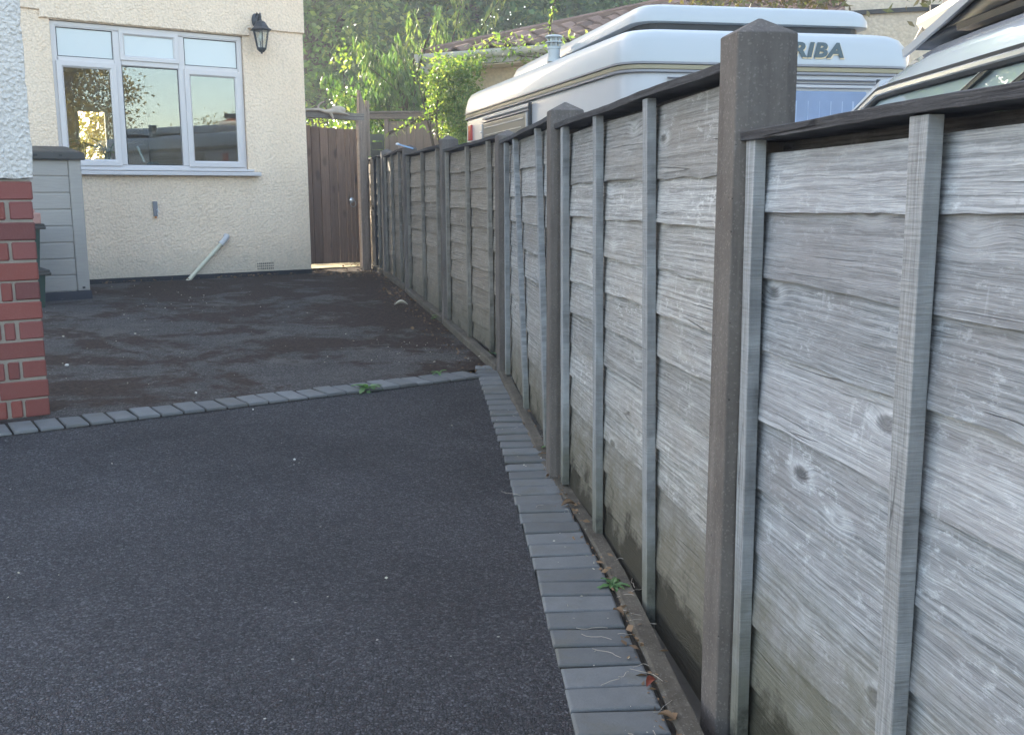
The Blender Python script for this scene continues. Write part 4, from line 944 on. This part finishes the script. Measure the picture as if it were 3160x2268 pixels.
def climber(label, pts, mat, n, ls, seed, stemp=None, sig=.09, droop=.2, nm='climbing_plant'):
    t = thing(nm, label, 'climber', pts[0][:2]+(pts[0][2],)); rs = np.random.RandomState(seed); b = np.array(pts[0])
    P = []
    pts_ = np.array(pts); seglen = np.linalg.norm(np.diff(pts_, axis=0), axis=1)
    for i in range(n):
        k = rs.choice(len(seglen), p=seglen/seglen.sum()); q = pts_[k]+(pts_[k+1]-pts_[k])*rs.rand()
        P.append(q+rs.normal(size=3)*sig)
    P = np.array(P)-b; d = rs.normal(size=P.shape)+np.array([0, -.3, -droop])
    leaves('foliage', mat, P, d, ls*(.6+.8*rs.rand(n)), ls*.42, t)
    m = MB()
    for j in range(3):
        q = [Vector(p)-Vector(b)+Vector(rs.normal(size=3)*sig*.4) for p in pts]; m.tube(q, .007, 5)
    m.build('stem', M['stem'], t)
# main bright column at the corner of the bungalow, between caravan and boarded fence
def vine_mass():
    t = thing('climbing_plant', 'bright yellow-green climber covering the corner of the bungalow beside the caravan', 'climber', (-.75, 11.9, .3)); rs = np.random.RandomState(21)
    P, D, Rn = [], [], []
    for c in range(230):
        z = rs.uniform(1.0, 2.62); wv = np.interp(z, [1.0, 1.6, 1.9, 2.3, 2.62], [.03, .12, .20, .26, .30]); cx = np.interp(z, [1.0, 1.6, 1.9, 2.3, 2.62], [-.40, -.48, -.62, -.66, -.62])
        x = cx+rs.uniform(-1, 1)*wv; y_ = 11.75-.45*(x+.6)+rs.normal()*.12
        a = np.array([x, y_, z])
        for i in range(50):
            P.append(a+rs.normal(size=3)*np.array([.06, .06, .05])); D.append(rs.normal(size=3)+np.array([-.2, -.3, -.15])); Rn.append(rs.rand())
    P = np.array(P)-np.array([-.75, 11.9, .3]); n = len(P)
    leaves('foliage', M['leaf_vine'], P, np.array(D), (.055*(.5+.9*rs.rand(n))), .022, t, rnd=np.array(Rn))
    m = MB()
    for j in range(6): x = rs.uniform(-.1, .3); m.tube([(x, -.1, -.1), (x+.05, -.15, .8), (x-.1, -.15, 1.6), (x+rs.uniform(-.3, .3), -.1, 2.2)], [.016, .013, .01, .005], 5)
    m.build('stem', M['stem'], t)
vine_mass()
climber('green climber trailing along the white gutter of the bungalow', [(-.55, 12.0, 2.62), (-.2, 11.8, 2.78), (.15, 11.65, 2.68), (.5, 11.45, 2.62), (.9, 11.25, 2.66)], M['leaf_vine'], 520, .07, 22, sig=.085)
climber('pale trailing shoot hanging over the boarded fence', [(-.8, 11.7, 2.05), (-1.0, 11.65, 1.97), (-1.2, 11.6, 1.86), (-1.38, 11.6, 1.80)], M['leaf_vine'], 90, .07, 23, sig=.03)
climber('single upright shoot standing in front of the pantiles', [(.42, 11.45, 2.75), (.44, 11.45, 2.95), (.48, 11.45, 3.12), (.5, 11.4, 3.2)], M['leaf_vine'], 46, .06, 24, sig=.025)
climber('small tuft growing out of the end of the gutter', [(-1.12, 12.2, 2.5), (-1.02, 12.2, 2.72), (-.98, 12.2, 2.86), (-.94, 12.2, 2.98)], M['leaf_vine'], 60, .06, 25, sig=.03)
climber('creeper with green and bronze leaves hanging over the roof edge above the caravan', [(1.7, 10.2, 2.98), (2.3, 10.1, 3.06), (2.9, 9.9, 3.0), (3.1, 9.8, 2.96)], M['leaf_bronze'], 1100, .085, 26, sig=.10)
climber('bronze leaved tendrils spreading over the beige wall', [(3.6, 9.9, 3.05), (3.95, 9.8, 3.0), (4.1, 9.8, 2.9), (4.35, 9.8, 2.95)], M['leaf_bronze'], 90, .10, 27, sig=.12)
climber('golden leafed stems beside the lean-to gutter', [(3.55, 8.4, 1.9), (3.6, 8.4, 2.15), (3.7, 8.4, 2.35), (3.85, 8.4, 2.45)], M['leaf_vine'], 260, .07, 28, sig=.07)

# beige gabled building at the top right with a lean-to
bb = thing('beige_house', 'beige rendered house wall rising behind the caravan at the upper right', 'house', (3.5, 10.6, .2), radians(-18))
m = MB(); m.box(-.1, 9, 0, 6, -.1, 5.2); m.build('wall', M['beige'], bb)
m = MB(); m.box(-.2, 3, -.035, -.002, 2.68, 2.72); m.build('lead_flashing', M['blackr'], bb)
lt = thing('lean_to', 'red tiled lean-to roof with a white gutter right of the caravan roof', 'outbuilding', (3.24, 8.05, 0), radians(-95))
m = MB()
for k in range(4): m.box(0, 1.7, .02+k*.10, .14+k*.10, 2.43+k*.035, 2.455+k*.035)
m.build('tiled_roof', M['tile_red'], lt)
m = MB(); m.loft([[(x, -.08, 2.43), (x, -.085, 2.38), (x, -.05, 2.33), (x, -.01, 2.33), (x, .01, 2.40), (x, .01, 2.43)] for x in (-.05, 1.75)]); m.build('gutter', M['gutter'], lt, smooth=40)
m = MB(); m.box(.1, 1.7, .12, .3, 0, 2.4); m.build('lean_to_wall', M['beige'], lt)
m = MB(); m.box(-.04, 1.75, .10, .15, 2.50, 2.575); m.box(-.03, 0, .0, .15, 2.40, 2.52); m.build('dark_verge', M['blackr'], lt)
m = MB()
for q in range(3): m.tube([(.0+q*.02, -.06, 2.36), (-.12-q*.03, -.1, 2.2), (-.16, -.1, 2.02+q*.04), (-.08, -.08, 1.9)], .007, 6)
m.build('loose_cable', M['gutter'], lt, smooth=50)

# ------------------------------------------------------------------ caravan
ca = radians(-14.5); BDv = Vector((sin(ca), cos(ca), 0)); RDv = Vector((cos(ca), -sin(ca), 0)); CO = Vector((.62, 5.62, 0))
# local x = rd (right along the front), local y = bd (back)
cz0 = zg(.62, 5.62)
car = thing('caravan', 'small white touring caravan with gold waist trim parked close behind the fence', 'caravan', Vector((CO.x, CO.y, 0)), atan2(RDv.y, RDv.x))
def outline(ins=0.0, n=5):
    """plan outline (r,b) of the body, counter-clockwise, with rounded corners, pulled in by ins"""
    c = [(.0, .0), (1.74, -.11), (1.86, 3.62), (-.13, 3.66)]; R = .17; out = []
    cx = sum(p[0] for p in c)/4; cy = sum(p[1] for p in c)/4
    for i, p in enumerate(c):
        pv = Vector((*c[i-1], 0)); pn = Vector((*c[(i+1) % 4], 0)); P_ = Vector((*p, 0)); a = (pv-P_).normalized(); b = (pn-P_).normalized()
        s0 = P_+a*R; s1 = P_+b*R
        for k in range(n+1):
            t = k/n; q = s0.lerp(P_, t).lerp(P_.lerp(s1, t), t); out.append(q)
    res = []
    for q in out:
        dx = q.x-cx; dy = q.y-cy; res.append((cx+dx*(1-ins/.93), cy+dy*(1-ins/1.85)))
    return res
def ring_(ins, z, f=None): return [(x, y_, z+(f(x, y_) if f else 0)) for x, y_ in outline(ins)]
m = MB(); m.loft([ring_(.06, .42), ring_(.0, .5), ring_(-.0, 1.0), ring_(.0, 1.70), ring_(.008, 1.745)], True, True); body = m.build('body', M['alu'], car, smooth=50)
m = MB(); m.loft([ring_(-.010, 1.800), ring_(-.008, 1.83), ring_(.010, 1.915), ring_(.035, 1.955), ring_(.075, 1.978), ring_(.14, 1.992), ring_(.16, 1.985), ring_(.30, 1.995), ring_(.6, 2.0)]); shell = m.build('roof_shell', M['grp'], car, smooth=70)
m = MB(); m.loft([ring_(-.004, 1.742), ring_(-.013, 1.745), ring_(-.013, 1.757), ring_(-.004, 1.758)], False, False); m.build('lower_trim', M['trim'], car, smooth=30)
m = MB(); m.loft([ring_(-.002, 1.758), ring_(-.010, 1.762), ring_(-.010, 1.782), ring_(-.002, 1.786)], False, False); m.build('gold_trim', M['gold'], car, smooth=30)
m = MB(); m.loft([ring_(-.004, 1.785), ring_(-.016, 1.788), ring_(-.016, 1.798), ring_(-.004, 1.801)], False, False); m.build('upper_trim', M['trim'], car, smooth=30)
# pop-up roof
def popring(k, z, tilt=0):
    c = [(.20, .30), (1.66, .22), (1.70, 2.75), (.12, 2.9)]; cx = .92; cy = 1.5; out = []; R = .14
    for i, p in enumerate(c):
        pv = Vector((*c[i-1], 0)); pn = Vector((*c[(i+1) % 4], 0)); P_ = Vector((*p, 0)); a = (pv-P_).normalized(); b = (pn-P_).normalized(); s0 = P_+a*R; s1 = P_+b*R
        for q in range(6):
            t = q/5; w_ = s0.lerp(P_, t).lerp(P_.lerp(s1, t), t); out.append((cx+(w_.x-cx)*(1-k/.65), cy+(w_.y-cy)*(1-k/1.25), z+tilt*(2.9-w_.y)/2.6))
    return out
m = MB(); m.loft([popring(.03, 1.975), popring(.03, 2.03, .06)]); m.build('bellows', M['blackr'], car)
m = MB(); m.loft([popring(.0, 2.0, .06), popring(-.012, 2.005, .06), popring(-.01, 2.04, .06), popring(.01, 2.09, .055), popring(.04, 2.112, .052), popring(.10, 2.122, .05), popring(.14, 2.118, .05), popring(.3, 2.126, .045), popring(.5, 2.13, .045)]); m.build('pop_top', M['grp'], car, smooth=70)
# flue
fx, fy = .07, 1.55
m = MB(); m.lathe([(.052, 0), (.050, .02), (.042, .022), (.042, .085), (.046, .087), (.046, .10), (.04, .10)], (fx, fy, 1.99), 18); fl = m.build('roof_flue', M['flue'], car, smooth=30)
m = MB()
for k in range(8): a = 2*pi*k/8; m.box(fx+.043*cos(a)-.004, fx+.043*cos(a)+.004, fy+.043*sin(a)-.004, fy+.043*sin(a)+.004, 2.09, 2.155)
m.lathe([(.058, 2.115), (.060, 2.119), (.058, 2.123)], (fx, fy, 0), 18); m.lathe([(.060, 2.15), (.064, 2.155), (.05, 2.165), (.01, 2.168)], (fx, fy, 0), 18); m.lathe([(.028, 2.08), (.028, 2.15)], (fx, fy, 0), 12); m.build('flue_cap', M['flue'], fl)
# side window (left side). local side line x = -.036*y
def sidebox(mb, y0, y1, z0, z1, o0, o1, bev=.0):
    sl_ = -.036
    vs = [(sl_*y0-o, y0, z) for z in (z0, z1) for o in (o0, o1)]+[(sl_*y1-o, y1, z) for z in (z0, z1) for o in (o0, o1)]
    mb.add(vs, [(0, 1, 3, 2), (4, 6, 7, 5), (0, 4, 5, 1), (2, 3, 7, 6), (0, 2, 6, 4), (1, 5, 7, 3)])
def sroot(nm, fn, mat, par=car, bev=.004):
    mb = MB(); fn(mb); return mb.build(nm, mat, par, bevel=bev)
wy0, wy1 = 1.72, 2.90
cw = sroot('side_window', lambda b: sidebox(b, wy0, wy1, 1.12, 1.665, .002, .022), M['acrylic'])
sroot('window_rail', lambda b: sidebox(b, wy0-.05, wy1+.03, 1.70, 1.725, .002, .020), M['alu'], cw)
sroot('window_rail', lambda b: sidebox(b, wy0-.05, wy1+.03, 1.673, 1.682, .002, .026), M['trim'], cw)
sroot('window_seal', lambda b: sidebox(b, wy0-.075, wy0-.055, 1.05, 1.73, .002, .026), M['blackr'], cw)
sroot('window_highlight_strip', lambda b: (sidebox(b, wy0+.06, wy1-.06, 1.625, 1.634, .0222, .027), sidebox(b, wy0+.12, wy1-.06, 1.57, 1.576, .0222, .026)), M['alu'], cw)
sroot('window_frame', lambda b: sidebox(b, wy0-.03, wy0-.002, 1.08, 1.668, .002, .028), M['alu'], cw)
sroot('window_frame', lambda b: sidebox(b, wy1+.002, wy1+.02, 1.08, 1.668, .002, .028), M['alu'], cw)
for a_, c_ in ((1.60, .03), (1.535, .02), (1.655, .02)): sroot('hinge', lambda b: sidebox(b, wy1+.03, wy1+.09, a_, a_+.012, .002, c_), M['clear'], cw)
sroot('tail_light', lambda b: sidebox(b, 3.33, 3.44, 1.56, 1.69, -.02, .012), M['redlens'])
# front window: front line  y = -.065*x
def frontbox(mb, x0, x1, z0, z1, o0, o1):
    f_ = lambda x: -.0632*x
    vs = [(x0, f_(x0)-o, z) for z in (z0, z1) for o in (o0, o1)]+[(x1, f_(x1)-o, z) for z in (z0, z1) for o in (o0, o1)]
    mb.add(vs, [(0, 2, 3, 1), (4, 5, 7, 6), (0, 1, 5, 4), (2, 6, 7, 3), (0, 4, 6, 2), (1, 3, 7, 5)])
fw = sroot('front_window', lambda b: frontbox(b, .30, 1.43, 1.05, 1.655, .002, .018), M['curtain'], bev=.012)
sroot('window_awning_rail', lambda b: frontbox(b, .24, 1.50, 1.672, 1.690, .002, .022), M['alu'], fw)
sroot('window_awning_rail', lambda b: (frontbox(b, .24, 1.49, 1.712, 1.718, .002, .026), frontbox(b, .24, 1.49, 1.692, 1.698, .002, .026)), M['trim'], fw)
sroot('rail_end', lambda b: frontbox(b, 1.475, 1.50, 1.695, 1.722, .026, .036), M['blackr'], fw)
sroot('curtain_fold', lambda b: [frontbox(b, .36+.07*k+random.uniform(-.01, .01), .372+.07*k, 1.06, 1.60, .0182, .0188) for k in range(15)], M['curtain_fold'], fw, .001)
# the rest of the body, out of sight behind the fence: wheels, drawbar
for sx in (-.03, 1.72):
    m = MB(); m.T = Matrix.Translation((sx, 1.9, .30+cz0)) @ Matrix.Rotation(pi/2, 4, 'Y'); m.lathe([(.15, 0), (.29, .01), (.30, .05), (.29, .15), (.15, .16)], n=24); wh = m.build('wheel', M['blackr'], car, smooth=40)
# lettering
def text(body_, size, mat, loc, rx, rz, ext, name, parent, shear=.25, sx=1.0, off=0.0):
    cu = bpy.data.curves.new('t', 'FONT'); cu.body = body_; cu.size = size; cu.extrude = ext; cu.shear = shear; cu.offset = off; cu.space_character = 1.12; cu.resolution_u = 4
    o = bpy.data.objects.new('t', cu); col.objects.link(o); dg = bpy.context.evaluated_depsgraph_get(); me = bpy.data.meshes.new_from_object(o.evaluated_get(dg)); bpy.data.objects.remove(o)
    me.materials.clear(); me.materials.append(mat); me.name = name; q = link(name, me, parent); q.location = loc; q.rotation_euler = (rx, 0, rz); q.scale = (sx, 1, 1); return q
fr_ = atan2(-.11, 1.74)
def tpos(x, z, o): return (x, -.0632*x-o, z)
for mat, dx, dz, o, nm in ((M['letter'], 0, 0, .0135, 'lettering'), (M['letter_gold'], .006, -.007, .0115, 'lettering_shadow')):
    text('ERIBA', .114, mat, tpos(.885+dx, 1.842+dz, o-(0 if nm=='lettering' else 0)), radians(90-14), fr_, .0012, nm, shell, .26, 1.2, .005)

# ------------------------------------------------------------------ silver car beyond the near fence panel
# local: X along the car pointing away (nose to +y), side plane facing the viewer at x = 1.34
cv = thing('silver_car', 'silver-white car with dark side glass and a black roof box beside the near fence panel', 'car', (1.34, 1.2, zg(1.34, 1.2)), 0)
cz = zg(1.34, 1.2)
def cl(pts, inset): return pts
# body of revolution-like loft across x : profile in (y,z) repeated at several x with the roof curving in
prof = [(-1.6, .35), (3.9, .35), (4.35, .55), (4.30, .85), (3.75, 1.02), (2.86, 1.13)]
LB = MB(); LB.loft([[(x, y_, z) for y_, z in prof+[(-1.6, 1.13)]] for x in (-.13, 1.7)]); LB.build('lower_body', M['carpaint'], cv, bevel=.04)
# greenhouse: side of the roof band from the windscreen foot (y 2.86, z 1.06) up to header (2.62,1.50) and back
def gl(y): return float(np.interp(y, [-1.6, 1.4, 2.2, 2.54, 2.9, 3.45], [1.51, 1.515, 1.515, 1.515, 1.425, 1.20]))    # top of the glass line
def rt(y): return float(np.interp(y, [-1.6, 1.2, 1.9, 2.34, 2.56, 2.9, 3.45], [1.615, 1.612, 1.61, 1.60, 1.545, 1.445, 1.21]))    # roof edge line
ys = [-1.6, -1, -.4, .2, .8, 1.2, 1.6, 1.9, 2.2, 2.4, 2.55, 2.7, 2.85, 3.0, 3.15, 3.3, 3.42]
band = MB(); band.loft([[(.0, y_, gl(y_)-.0), (.018, y_, gl(y_)+(rt(y_)-gl(y_))*.45), (.06, y_, rt(y_)), (.20, y_, rt(y_)+.02), (.83, y_, rt(y_)+.045), (1.46, y_, rt(y_)+.02), (1.6, y_, rt(y_)), (1.64, y_, gl(y_)), (1.60, y_, gl(y_)-.01), (.04, y_, gl(y_)-.01)] for y_ in ys if y_ <= 2.56], True, True)
band.build('roof', M['carpaint'], cv, smooth=60)
pil = MB(); ysp = [y_ for y_ in ys if y_ >= 2.5]
pil.loft([[(-.002, y_, gl(y_)-.012), (.0, y_, gl(y_)+(rt(y_)-gl(y_))*.6), (.05, y_, rt(y_)), (.07, y_, gl(y_)-.012)] for y_ in ysp], True, True); pil.build('windscreen_pillar', M['carpaint'], cv, smooth=40)
bf = MB(); bf.loft([[(-.006, y_, gl(y_)-.046), (-.008, y_, gl(y_)-.042), (-.008, y_, gl(y_)-.003), (.02, y_, gl(y_)-.002), (.02, y_, gl(y_)-.046)] for y_ in ys]); bf.build('window_surround', M['blackr'], cv, smooth=30)
ch_ = MB(); ch_.loft([[(-.0085, y_, gl(y_)-.034), (-.014, y_, gl(y_)-.030), (-.014, y_, gl(y_)-.018), (-.0085, y_, gl(y_)-.014)] for y_ in ys]); ch_.build('window_chrome', M['chrome'], cv, smooth=30)
wg = MB(); yy = [y_ for y_ in ys]
wg.loft([[(-.11, y_, .98), (.006, y_, max(gl(y_)-.05, .99)), (.012, y_, max(gl(y_)-.05, .99)), (-.104, y_, .98)] for y_ in yy]); wg.build('side_glass', M['carglass'], cv, smooth=30)
ws = MB(); ws.add([(.07, 3.42, 1.06), (1.58, 3.42, 1.06), (1.5, 2.58, 1.50), (.10, 2.58, 1.50)], [(0, 1, 2, 3)]); ws.build('windscreen', M['carglass'], cv)
for yb, w_, mm in ((1.70, .022, 'blackgloss'), (1.36, .022, 'blackgloss')):
    b = MB(); b.loft([[(-.012-.10*t*.45, yb+t-w_, 1.465-.36*t), (-.012-.10*t*.45, yb+t+w_, 1.465-.36*t), (.0-.10*t*.45, yb+t+w_, 1.465-.36*t), (.0-.10*t*.45, yb+t-w_, 1.465-.36*t)] for t in (0, .6)]); b.build('glass_divider', M[mm], cv)
    b = MB(); b.loft([[(-.014-.10*t*.45, yb+t+w_+.001, 1.465-.36*t), (-.014-.10*t*.45, yb+t+w_+.009, 1.465-.36*t), (.0-.10*t*.45, yb+t+w_+.009, 1.465-.36*t), (.0-.10*t*.45, yb+t+w_+.001, 1.465-.36*t)] for t in (0, .6)]); b.build('divider_trim', M['chrome'], cv)
for yb in (3.3, .2):
    m = MB(); m.T = Matrix.Translation((.0, yb+.1, .31)) @ Matrix.Rotation(pi/2, 4, 'Y'); m.lathe([(.2, 0), (.31, .01), (.32, .05), (.31, .18), (.2, .19)], n=24); m.build('wheel', M['blackr'], cv, smooth=40)
rb = thing('roof_box', 'black roof box with a silver edged wedge nose carried on the car roof', 'roof box', (1.43, 1.2, 1.585), 0)
def bx_(y, zb_, zt): return [(0, y, zb_), (-.012, y, (zb_+zt)/2), (.0, y, zt-.012), (.03, y, zt), (.82, y, zt+.01), (.86, y, zt-.012), (.86, y, zb_)]
m = MB(); m.loft([bx_(y_, a, b) for y_, a, b in ((-.6, .05, .40), (.9, .05, .36), (1.5, .045, .22), (1.9, .03, .115), (2.2, .008, .052), (2.46, -.010, .004))], True, True); m.build('shell', M['blackgloss'], rb, smooth=60)
m = MB(); m.loft([[(-.030, y_, zt-.030), (-.034, y_, zt-.004), (-.002, y_, zt+.008), (.06, y_, zt+.012), (.06, y_, zt+.004), (-.013, y_, zt-.004), (-.018, y_, zt-.030)] for y_, zt in ((1.75, .158), (1.9, .122), (2.2, .060), (2.44, .012), (2.5, .002))], True, True); m.build('nose_edge', M['silverbox'], rb, smooth=60)
for yb in (.2, 1.6):
    m = MB(); m.box(-.02, .95, yb-.03, yb+.03, .0, .035, bev=.01); m.build('crossbar', M['blackgloss'], rb)
m = MB(); m.sphere((.0, 1.86, .125), (.085, .13, .062), 18, 14); m.build('clamp_foot', M['blackr'], rb, smooth=80)
m = MB(); m.loft([[(-.015, y_, .0), (-.018, y_, .02), (.03, y_, .022), (.03, y_, .0)] for y_ in (-.6, 2.1)]); m.build('roof_rail', M['blackgloss'], rb, smooth=40)

# ------------------------------------------------------------------ things behind the viewer that the window glass mirrors
tree('golden_tree', 'large sun-gilded tree mirrored in the left window pane', (10.0, -4.4, -.1), 6.8, 2.0, M['leaf_gold'], 260, 34000, .10, 1.2, None, 41)
tree('golden_hedge_tree', 'low golden hedge tree mirrored in the right window pane', (15.6, -2.2, -.1), 3.6, 2.4, M['leaf_gold'], 160, 20000, .10, .2, None, 42)

# ------------------------------------------------------------------ small stuff on the ground
def rosette(label, x, y, n, L, seed, group='weeds along the paving'):
    t = thing('weed', label, 'weed', (x, y, zg(x, y)), 0, group); rs = np.random.RandomState(seed); m = MB()
    for i in range(n):
        a = 2*pi*i/n+rs.uniform(-.3, .3); l_ = L*rs.uniform(.6, 1.1); e_ = rs.uniform(.15, .9); w_ = l_*.16; loops = []
        for q in range(6):
            t_ = q/5; rr = l_*t_*cos(e_*(1-t_*.3)); zz_ = l_*(sin(e_)*t_-.45*t_*t_)+.004; ww = w_*sin(pi*min(.97, t_*.85+.1))*(1+.35*(-1)**q)
            c_ = Vector((cos(a)*rr, sin(a)*rr, zz_)); s_ = Vector((-sin(a), cos(a), 0))*ww; loops.append([tuple(c_-s_+Vector((0, 0, .003))), tuple(c_), tuple(c_+s_+Vector((0, 0, .003)))])
        m.loft(loops, False, False, closed=False, r=rs.rand())
    m.build('leaf_rosette', M['leaf_weed'], t)
rosette('largest green weed, growing through the joint of the cross paving band', -.765, 5.21, 15, .12, 1, None)
rosette('green weed at the foot of the fence below the third post', -.30, 7.05, 11, .13, 2)
rosette('small weed by the fence between two far posts', -.13, 6.25, 7, .06, 3)
rosette('small weed against the fence foot far down near the fourth post', -.56, 7.7, 8, .08, 4)
rosette('tiny weed between paving edge and fence just past the second post', .115, 4.87, 8, .06, 5)
rosette('tiny weed in the gap beside the paving near the second post', .165, 4.2, 8, .055, 6)
rosette('small trailing weed beside the near paving blocks', .285, 2.72, 9, .055, 7)
rosette('sprig in the joint at the end of the cross paving band', -.42, 5.62, 6, .05, 8)
def bits(name, mat, pts, s0, s1, label, cat='leaf litter', flat=.5, seed=0):
    rs = np.random.RandomState(seed); n = len(pts); P = np.array([(x, y_, zg(x, y_)+.004+rs.rand()*.008) for x, y_ in pts]); d = rs.normal(size=(n, 3))*np.array([1, 1, flat*.35])
    L_ = s0+(s1-s0)*rs.rand(n)**2; return leaves(name, mat, P, d, L_, L_*(.3+.4*rs.rand(n)), rnd=rs.rand(n), kind='stuff', label=label, category=cat)
rs = np.random.RandomState(77); pts = []
for i in range(750):
    k = rs.randint(0, 7) ; t_ = rs.rand(); p = posts[k].lerp(posts[k+1], t_) if k < 7 else P7; off = .10+abs(rs.normal())*.05*(1 if k < 3 else 2.4); dd_ = (posts[k+1]-posts[k]).normalized(); q = p+Vector((-dd_.y, dd_.x, 0))*off
    if k < 3 and q.y > .9: q.x = rx(q.y)+.012+rs.normal()*.022
    pts.append((q.x, q.y))
bits('leaf_litter', M['deadleaf'], pts, .008, .034, 'brown dead leaf litter gathered along the foot of the fence', seed=1)
pts = [(rs.normal()*.35-1.75+.0, rs.normal()*.35+11.2) for i in range(160)]+[(-1.0+rs.normal()*.10, 9.0+rs.normal()*.3) for i in range(70)]
pts += [tuple((C0-DW*rs.uniform(.2, 2.3)-NB*abs(rs.normal()*.08))[:2]) for i in range(110)]
bits('dry_leaves', M['deadleaf'], pts, .015, .05, 'dry leaves scattered before the gate and along the house wall', seed=2)
pts = [(-.25+rs.uniform(-3.2, .1), 0) for i in range(0)]
for i in range(330):
    s_ = rs.uniform(-.2, 3.4); b_ = rs.uniform(.3, 5.4); q = Vector((-.3, 5.9, 0))-DW*s_+NB*b_*.95-Vector((0, 0, 0)); q.x += 0
    fx_ = np.interp(q.y, [5.7, 7.5, 9.3, 11.1], [-.1, -.55, -1.02, -1.45])
    if q.x < fx_: pts.append((q.x, q.y))
for i in range(60): pts.append((rs.uniform(-.9, -.15), rs.uniform(5.85, 6.6)))
bits('pale_scraps', M['paleleaf'], pts, .006, .022, 'pale leaf scraps scattered over the old mossy tarmac', seed=3)
pts = [(rs.uniform(-1.9, .1), rs.uniform(1.8, 5.0)) for i in range(34)]+[(lx(v)+rs.uniform(0, .22), v) for v in rs.uniform(1.9, 5.6, 46)]
bits('pale_crumbs', M['paleleaf'], pts, .004, .013, 'tiny pale crumbs on the dark new tarmac and blocks', seed=4)
def dead_leaf(x, y, L, rz, label, mat, z=.012):
    m = MB(); n = 7; loops = []
    for q in range(n):
        t_ = q/(n-1); w_ = L*.24*sin(pi*min(.98, .04+t_*.93))**.8; cz_ = L*.25*sin(pi*t_)*(.6); loops.append([(L*(t_-.5), -w_, cz_+w_*.7), (L*(t_-.5), -w_*.5, cz_+.1*w_), (L*(t_-.5), 0, cz_-w_*.15), (L*(t_-.5), w_*.5, cz_+.15*w_), (L*(t_-.5), w_, cz_+w_*.9)])
    m.loft(loops, False, False, closed=False); m.build('fallen_leaf', mat, None, (x, y, zg(x, y)+z), rz, smooth=60, label=label, cat='leaf', group='fallen leaves')
dead_leaf(.315, 2.13, .042, .9, 'curled dark red leaf lying on the near paving by the fence', M['redleaf'])
dead_leaf(.325, 1.98, .04, 2.5, 'brown curled leaf lying nearest the viewer beside the edging', M['deadleaf'])
dead_leaf(.20, 3.44, .055, .3, 'brown curled leaf lying beside the second post', M['deadleaf'])
dead_leaf(.28, 2.52, .04, 2.2, 'tan leaf lying in the gap beside the blocks before the second post', M['deadleaf'])
dead_leaf(-.92, 8.3, .11, .2, 'pale curled leaf lying alone on the old tarmac', M['paleleaf'])
dead_leaf(-.03, 5.93, .07, 1.1, 'reddish leaf lying where the paving band meets the fence', M['redleaf'])
tw = MB()
for k in range(34):
    x_ = rs.uniform(.24, .36) if k < 18 else rs.uniform(.02, .2); y_ = rs.uniform(1.9, 3.0) if k < 18 else rs.uniform(3.4, 5.2); a = rs.rand()*6.28; l_ = rs.uniform(.015, .05); pp = [Vector((x_, y_, 0))]; a0 = a
    for q in range(6): a0 += rs.normal()*.35; pp.append(pp[-1]+Vector((cos(a0), sin(a0), 0))*l_/3)
    tw.tube([(p_.x, p_.y, zg(p_.x, p_.y)+.006+.003*sin(q)) for q, p_ in enumerate(pp)], .0007, 4)
tw.build('twig_litter', M['drift'], kind='stuff', label='thin dry twigs and roots lying along the paving edge', cat='twig litter')
def pebble(x, y, s, label):
    m = MB(); m.sphere((0, 0, s*.35), (s*.6, s*.45, s*.38), 9, 6); m.build('pebble', M['stone'], None, (x, y, zg(x, y)), random.uniform(0, 3), smooth=80, label=label, cat='stone', group='pale pebbles')
pebble(-1.62, 5.03, .014, 'white pebble just beyond the cross paving band on the left')
pebble(-.89, 3.96, .012, 'white pebble alone in the middle of the new tarmac')
pebble(-2.55, 5.65, .02, 'white chip on the old tarmac close to the brick wall')
pebble(-1.25, 4.72, .010, 'small white pebble just before the cross paving band')
# blue strip on the post top
m = MB(); m.loft([[(-.02+t_*.14, -.012*(1-t_), .0-.04*t_+.012), (-.02+t_*.14, .012, -.04*t_+.012), (-.02+t_*.14, .012, -.04*t_+.0), (-.02+t_*.14, -.012*(1-t_), -.04*t_)] for t_ in (0, .5, 1)])
bs = thing('plastic_strip', 'light blue plastic strip lying across a far fence post top', 'strip', (P5.x-.08, P5.y-.07, 1.548), 0)
m.build('strip_body', M['blue'], bs); m = MB(); m.sphere((-.02, 0, .006), (.018, .014, .012)); m.build('strip_end', M['clear'], bs)

hz = MB(); hz.box(-16, 24, -14, 60, -1.6, 17)  # volume added to pale the view like veiling glare in a lens
hm = bpy.data.materials.new('haze'); hm.use_nodes = True; ht = hm.node_tree; ht.nodes.clear()
ho = ht.nodes.new('ShaderNodeOutputMaterial'); hv = ht.nodes.new('ShaderNodeVolumePrincipled'); hv.inputs['Density'].default_value = .0058; hv.inputs['Color'].default_value = (.9, .95, 1, 1); hv.inputs['Anisotropy'].default_value = .3
ht.links.new(hv.outputs[0], ho.inputs['Volume'])
hz.build('haze', hm, kind='stuff', label='thin pale haze over the gardens, added partly to imitate lens veil', cat='haze')
sc.cycles.volume_bounces = 0
